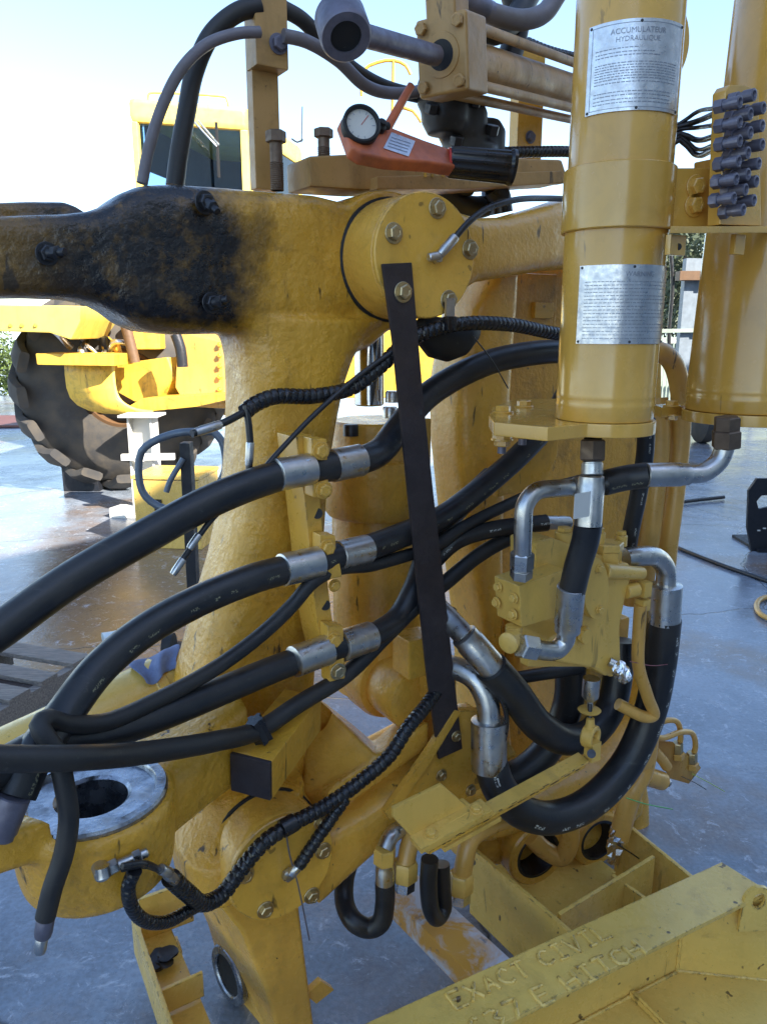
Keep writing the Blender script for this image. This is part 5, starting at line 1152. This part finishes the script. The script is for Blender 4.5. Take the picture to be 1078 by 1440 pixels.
# ================================================================== TOP CYLINDER
TC = thing('tilt_cylinder', 'tan square-headed hydraulic cylinder at the top with rod and eye', 'hydraulic cylinder', S(620, 85, -.06))
e = S(482, 38, .02); r0 = S(520, 52, .0); r1 = S(612, 78, -.10); cdir = (r1-r0).normalized()
cx = (V((0, 0, 1))-cdir*cdir.z).normalized(); cy = cdir.cross(cx)
bm = bmesh.new(); cylb(bm, S(505, 48, .01), r1, m(14.5, 560, 62, -.05), None, 24); emit('rod', bm, M['rod'], TC)
ea = (cx*-.72+N*.62-cdir*.30).normalized()
bm = bmesh.new(); lathe(bm, e-ea*.036, ea, [(0, .030), (0, .046), (.006, .050), (.066, .050), (.072, .046), (.072, .030), (.01, .028)], 40); emit('rod_eye', bm, M['rod'], TC)
bm = bmesh.new(); lathe(bm, e-ea*.030, ea, [(0, 0), (0, .0315), (.06, .0315), (.06, 0)], 28); emit('dark_eye_hole', bm, M['black'], TC)  # solid black disc gives the eye the dark of an open hole
hc = S(622, 78, -.12); hs = m(47, 622, 78, -.12)
box('head_block', hc+cdir*.045, cx*hs*1.05, cy*hs*.86, cdir*.05, M['dusty'], TC, .008, 3)
box('port_boss', hc+cdir*.03+cx*hs*1.25, cx*hs*.4, cy*hs*.5, cdir*.035, M['dusty'], TC, .008, 3)
bm = bmesh.new(); lathe(bm, hc-cdir*.008, cdir, [(0, hs*.40), (0, hs*.60), (.006, hs*.62), (.012, hs*.62)], 32); emit('gland', bm, M['dusty'], TC)
bm = bmesh.new(); lathe(bm, hc-cdir*.0082, cdir, [(0, 0), (0, hs*.42), (.003, hs*.42), (.003, 0)], 28); emit('gland_seal', bm, M['black'], TC)
fb_ = hc+cdir*.10
bm = bmesh.new(); cylb(bm, fb_, fb_+cdir*.85, hs*.64, None, 32); emit('barrel', bm, M['dusty'], TC)
for sx in (-1, 1):
    for sy in (-1, 1):
        q = hc+cx*hs*.78*sx+cy*hs*.62*sy; bolt(q-cdir*.006, -cdir, .0145, M['dusty'], TC, washer=False)
        bm = bmesh.new(); cylb(bm, q+cdir*.09, q+cdir*.95, .0125, None, 14); emit('tie_rod', bm, M['dusty'], TC)
# hoses and valve behind the cylinder
DV = thing('black_valve', 'black greasy valve and hose cluster behind the orange tool', 'valve', S(640, 200, -.35))
bm = bmesh.new()
for x, y, w_, hx, hz, hd in ((625, 150, -.32, .045, .055, .05), (650, 175, -.34, .05, .05, .05), (680, 200, -.36, .045, .045, .045), (660, 215, -.34, .06, .03, .05), (610, 130, -.32, .03, .04, .04), (650, 255, -.34, .03, .03, .03)):
    c = S(x, y, w_); hx, hz, hd = hx*1.25, hz*1.25, hd*1.2; loft(bm, [(c-UP*hz, U*hx*.7, N*hd*.7, 2.6), (c-UP*hz*.5, U*hx, N*hd, 2.6), (c+UP*hz*.5, U*hx, N*hd, 2.6), (c+UP*hz, U*hx*.7, N*hd*.7, 2.6)], 20)
cast('body', bm, M['sleeve'], DV, .007, 3)
for px, py in ((665, 150), (690, 190), (640, 205), (605, 160)): nut(DV, (px, py, -.29), (px+3, py-14, -.28), 20, 'boltblk')
hose('black hose looping below the thick top bar', [(620, 240, -.36), (628, 275, -.36), (655, 290, -.36), (690, 285, -.37), (700, 255, -.38)], 30, 'sleeve')
hose('black hose dropping between top bar and upper link', [(690, 262, -.3), (700, 275, -.3), (704, 300, -.3)], 34, 'wrap')
t = hose('fat dusty hose swooping along the top edge beside the accumulator', [(640, -5, -.22), (665, 8, -.22), (700, 22, -.22), (735, 28, -.22), (765, 18, -.22), (785, -10, -.22)], 27, 'greyhose', ferr=[((648, -2, -.22), (690, 18, -.22), 31, 'rod', 'ferrule', True)])
hose('black hose crossing behind the fat dusty hose at the top', [(640, 0, -.30), (660, 25, -.30), (690, 45, -.30), (720, 30, -.32), (745, -10, -.34)], 34, 'sleeve'); hose('black hose standing behind the cylinder barrel near the top', [(720, -10, -.36), (728, 20, -.36), (722, 60, -.36), (712, 90, -.36)], 34, 'sleeve')
for lab, pts in (('black spiral-wrapped line lying along the thick top bar', [(690, 215, -.34), (785, 213, -.34), (820, 214, -.34)]), ('black spiral-wrapped line behind the cylinder barrel', [(740, 60, -.45), (770, 72, -.45), (820, 85, -.45)])): hose(lab, pts, 14, 'wrap', wrap=True, name='wrapped_line', cat='hose')
# ================================================================== ORANGE TOOL
OT = thing('orange_tool', 'worn orange hand tool with round dial and ribbed black grip, lying on the top bar', 'hand tool', S(570, 230, -.12))
w_ = -.06
pa_ = S(490, 196, w_); pb_ = S(632, 226, w_); td = (pb_-pa_).normalized(); tn = (UP*.60+N*.80); tn = (tn-td*tn.dot(td)).normalized(); ts = td.cross(tn).normalized()
if ts.dot(N) < 0: ts = -ts
L = (pb_-pa_).length
def tp(f, s, h=0): return pa_+td*(L*f)+ts*s+tn*h
outl = [(-.03, .036), (.05, .050), (.30, .050), (.70, .034), (1.0, .030), (1.0, -.026), (.75, -.036), (.40, -.056), (.12, -.062), (-.03, -.048)]
prism('body', [tp(f, s, .012) for f, s in outl], tn*-.032, M['orange'], OT, .007, 3)
prism('data_plate', [tp(f, s, .0125) for f, s in ((.27, .022), (.50, .032), (.64, -.022), (.42, -.034))], tn*.0015, M['alu'], OT, .0005)
for s in (-.018, -.008, .002, .012): prism('plate_print', [tp(.35-s*2.5, s, .0142), tp(.53-s*2.5, s+.006, .0142), tp(.53-s*2.5, s+.009, .0142), tp(.35-s*2.5, s+.003, .0142)], tn*.0003, M['print'], OT, 0)
dc = tp(.10, -.022, .012); dn_ = (tn*.75+ts*.35-td*.25).normalized(); dr_ = m(27, 508, 168, w_)
bm = bmesh.new(); tubewall(bm, dc, dn_, .030, dr_, dr_*.80, 36, .003); emit('dial_rim', bm, M['black'], OT)
bm = bmesh.new(); lathe(bm, dc+dn_*.003, dn_, [(0, 0), (0, dr_*.82), (.017, dr_*.82), (.017, 0)], 32); dl = emit('dial_face', bm, M['white'], OT)
for k in range(10):
    a_ = k*.55; x, y, z = basis(dn_); q = dc+dn_*.0205; u_ = x*math.cos(a_)+y*math.sin(a_); beam('dial_mark', q+u_*dr_*.58, q+u_*dr_*.74, .0015, .0004, M['print'], dl, dn_, 0)
beam('dial_needle', dc+dn_*.0208, dc+dn_*.0208+(x*.4+y*.5)*dr_, .0014, .0004, M['red'], dl, dn_, 0)
bm = bmesh.new(); lathe(bm, tp(.30, -.035, .012), tn, [(0, .013), (.012, .013), (.016, .009), (.022, .009), (.024, .006)], 16); cylb(bm, tp(.20, -.03, .018), tp(.38, -.04, .022), .008); emit('knob', bm, M['black'], OT)
bm = bmesh.new(); cylb(bm, tp(.42, -.055, .0), S(578, 120, -.10), .0105, .0085, 16); emit('lever', bm, M['orange'], OT)
gr0 = tp(1.0, 0, -.004); gd_ = (S(722, 236, .0)-gr0).normalized(); gL = (S(722, 236, .0)-gr0).length
x, y, z = basis(gd_, tn); rings = []; bm = bmesh.new()
for f, s in ((0, .86), (.02, .95), (.9, 1.02), (.94, 1.12), (.99, 1.1), (1.0, .95)):
    rg = []
    for k in range(48):
        a_ = 2*math.pi*k/48; rib = 1.0-(.07 if (k % 4) < 2 and .01 < f < .92 else 0)
        rg.append(bm.verts.new(gr0+gd_*(gL*f)+(x*math.cos(a_)*.031+y*math.sin(a_)*.039)*s*rib))
    rings.append(rg)
ring_face(bm, rings); emit('grip', bm, M['wrap'], OT, ang=25)
bm = bmesh.new(); lathe(bm, gr0-gd_*.004, gd_, [(0, .02), (0, .030), (.006, .030), (.006, .02)], 24); emit('red_collar', bm, M['red'], OT)
# ================================================================== LINKAGE LEVER
LK = thing('linkage_lever', 'chipped yellow lever bar and clevis linking the valve rod to a clamped bracket', 'linkage', S(620, 1180, .16))
wl_ = .215
poly('bracket_face', ((553, 1137), (622, 1103), (672, 1148), (668, 1165), (602, 1202), (553, 1150)), wl_-.02, .012, M['valve'], LK, .004)
prism('clamp_plate', [S(x, y, wl_+.0) for x, y in ((588, 1182), (668, 1136), (678, 1148), (600, 1196))], -N*.05+UP*.0, M['valve'], LK, .003)
la, lb = S(592, 1190, wl_), S(826, 1062, wl_); ld = (lb-la).normalized()
lup = (UP*.88+N*.12); lup = (lup-ld*lup.dot(ld)).normalized(); lsd = ld.cross(lup)
def lbar(nm, f0, f1, o_up, o_s, w, h, mat=M['valve']): return box(nm, la+ld*((lb-la).length*(f0+f1)/2)+lup*o_up+lsd*o_s, ld*((lb-la).length*(f1-f0)/2), lup*h/2, lsd*w/2, mat, LK, .0012)
lbar('lever_bar', .0, .97, .0, 0, .038, .009); lbar('lever_bar', .02, .95, -.0115, .0, .036, .009, M['plate'])
lbar('lower_strip', .10, .42, -.030, .008, .020, .012)
lbar('clamp_bar', -.03, .36, .013, 0, .046, .014)
for f in (.05, .30): bolt(la+ld*((lb-la).length*f)+lup*.0205, lup, .0125, M['valve'], LK)
for k in range(26):
    f = .1+.85*k/26+rnd.uniform(-.015, .015); q = la+ld*((lb-la).length*f)+lup*rnd.uniform(-.007, .004)
    s_ = lsd if lsd.dot(N) > 0 else -lsd
    box('chip', q+s_*.0191, ld*rnd.uniform(.003, .010), lup*rnd.uniform(.0006, .0014), s_*.0002, M['boltblk'], LK, 0)
cv = S(828, 1036, wl_)
bm = bmesh.new(); tubewall(bm, cv-N*.016, N+U*.3, .032, .031, .017, 24, .004); boxb(bm, cv-UP*.036+N*.008+U*.006, U*.016, N*.014, UP*.026); cylb(bm, cv+UP*.024, cv+UP*.052, .013, .010); e = emit('clevis', bm, M['valve'], LK)
bm = bmesh.new(); cylb(bm, S(831, 1060, wl_+.018), S(831, 1060, wl_+.032), .011); emit('clevis_pin', bm, M['boltblk'], LK)
bm = bmesh.new(); cylb(bm, cv+UP*.03, S(829, 985, .20), .0055); emit('thread_rod', bm, M['boltblk'], LK)
bm = bmesh.new(); p = S(828, 1000, .195); lathe(bm, p, UP, [(0, .0), (.0, .027), (.004, .030), (.008, .022), (.009, 0)], 24); emit('washer', bm, M['valve'], LK)
bm = bmesh.new(); cylb(bm, S(829, 996, .20), S(829, 980, .20), .0075); lathe(bm, S(829, 985, .20), UP, [(0, .012), (.01, .021), (.012, .022), (.062, .022)], 20); emit('sight_sleeve', bm, M['zinc'], LK)
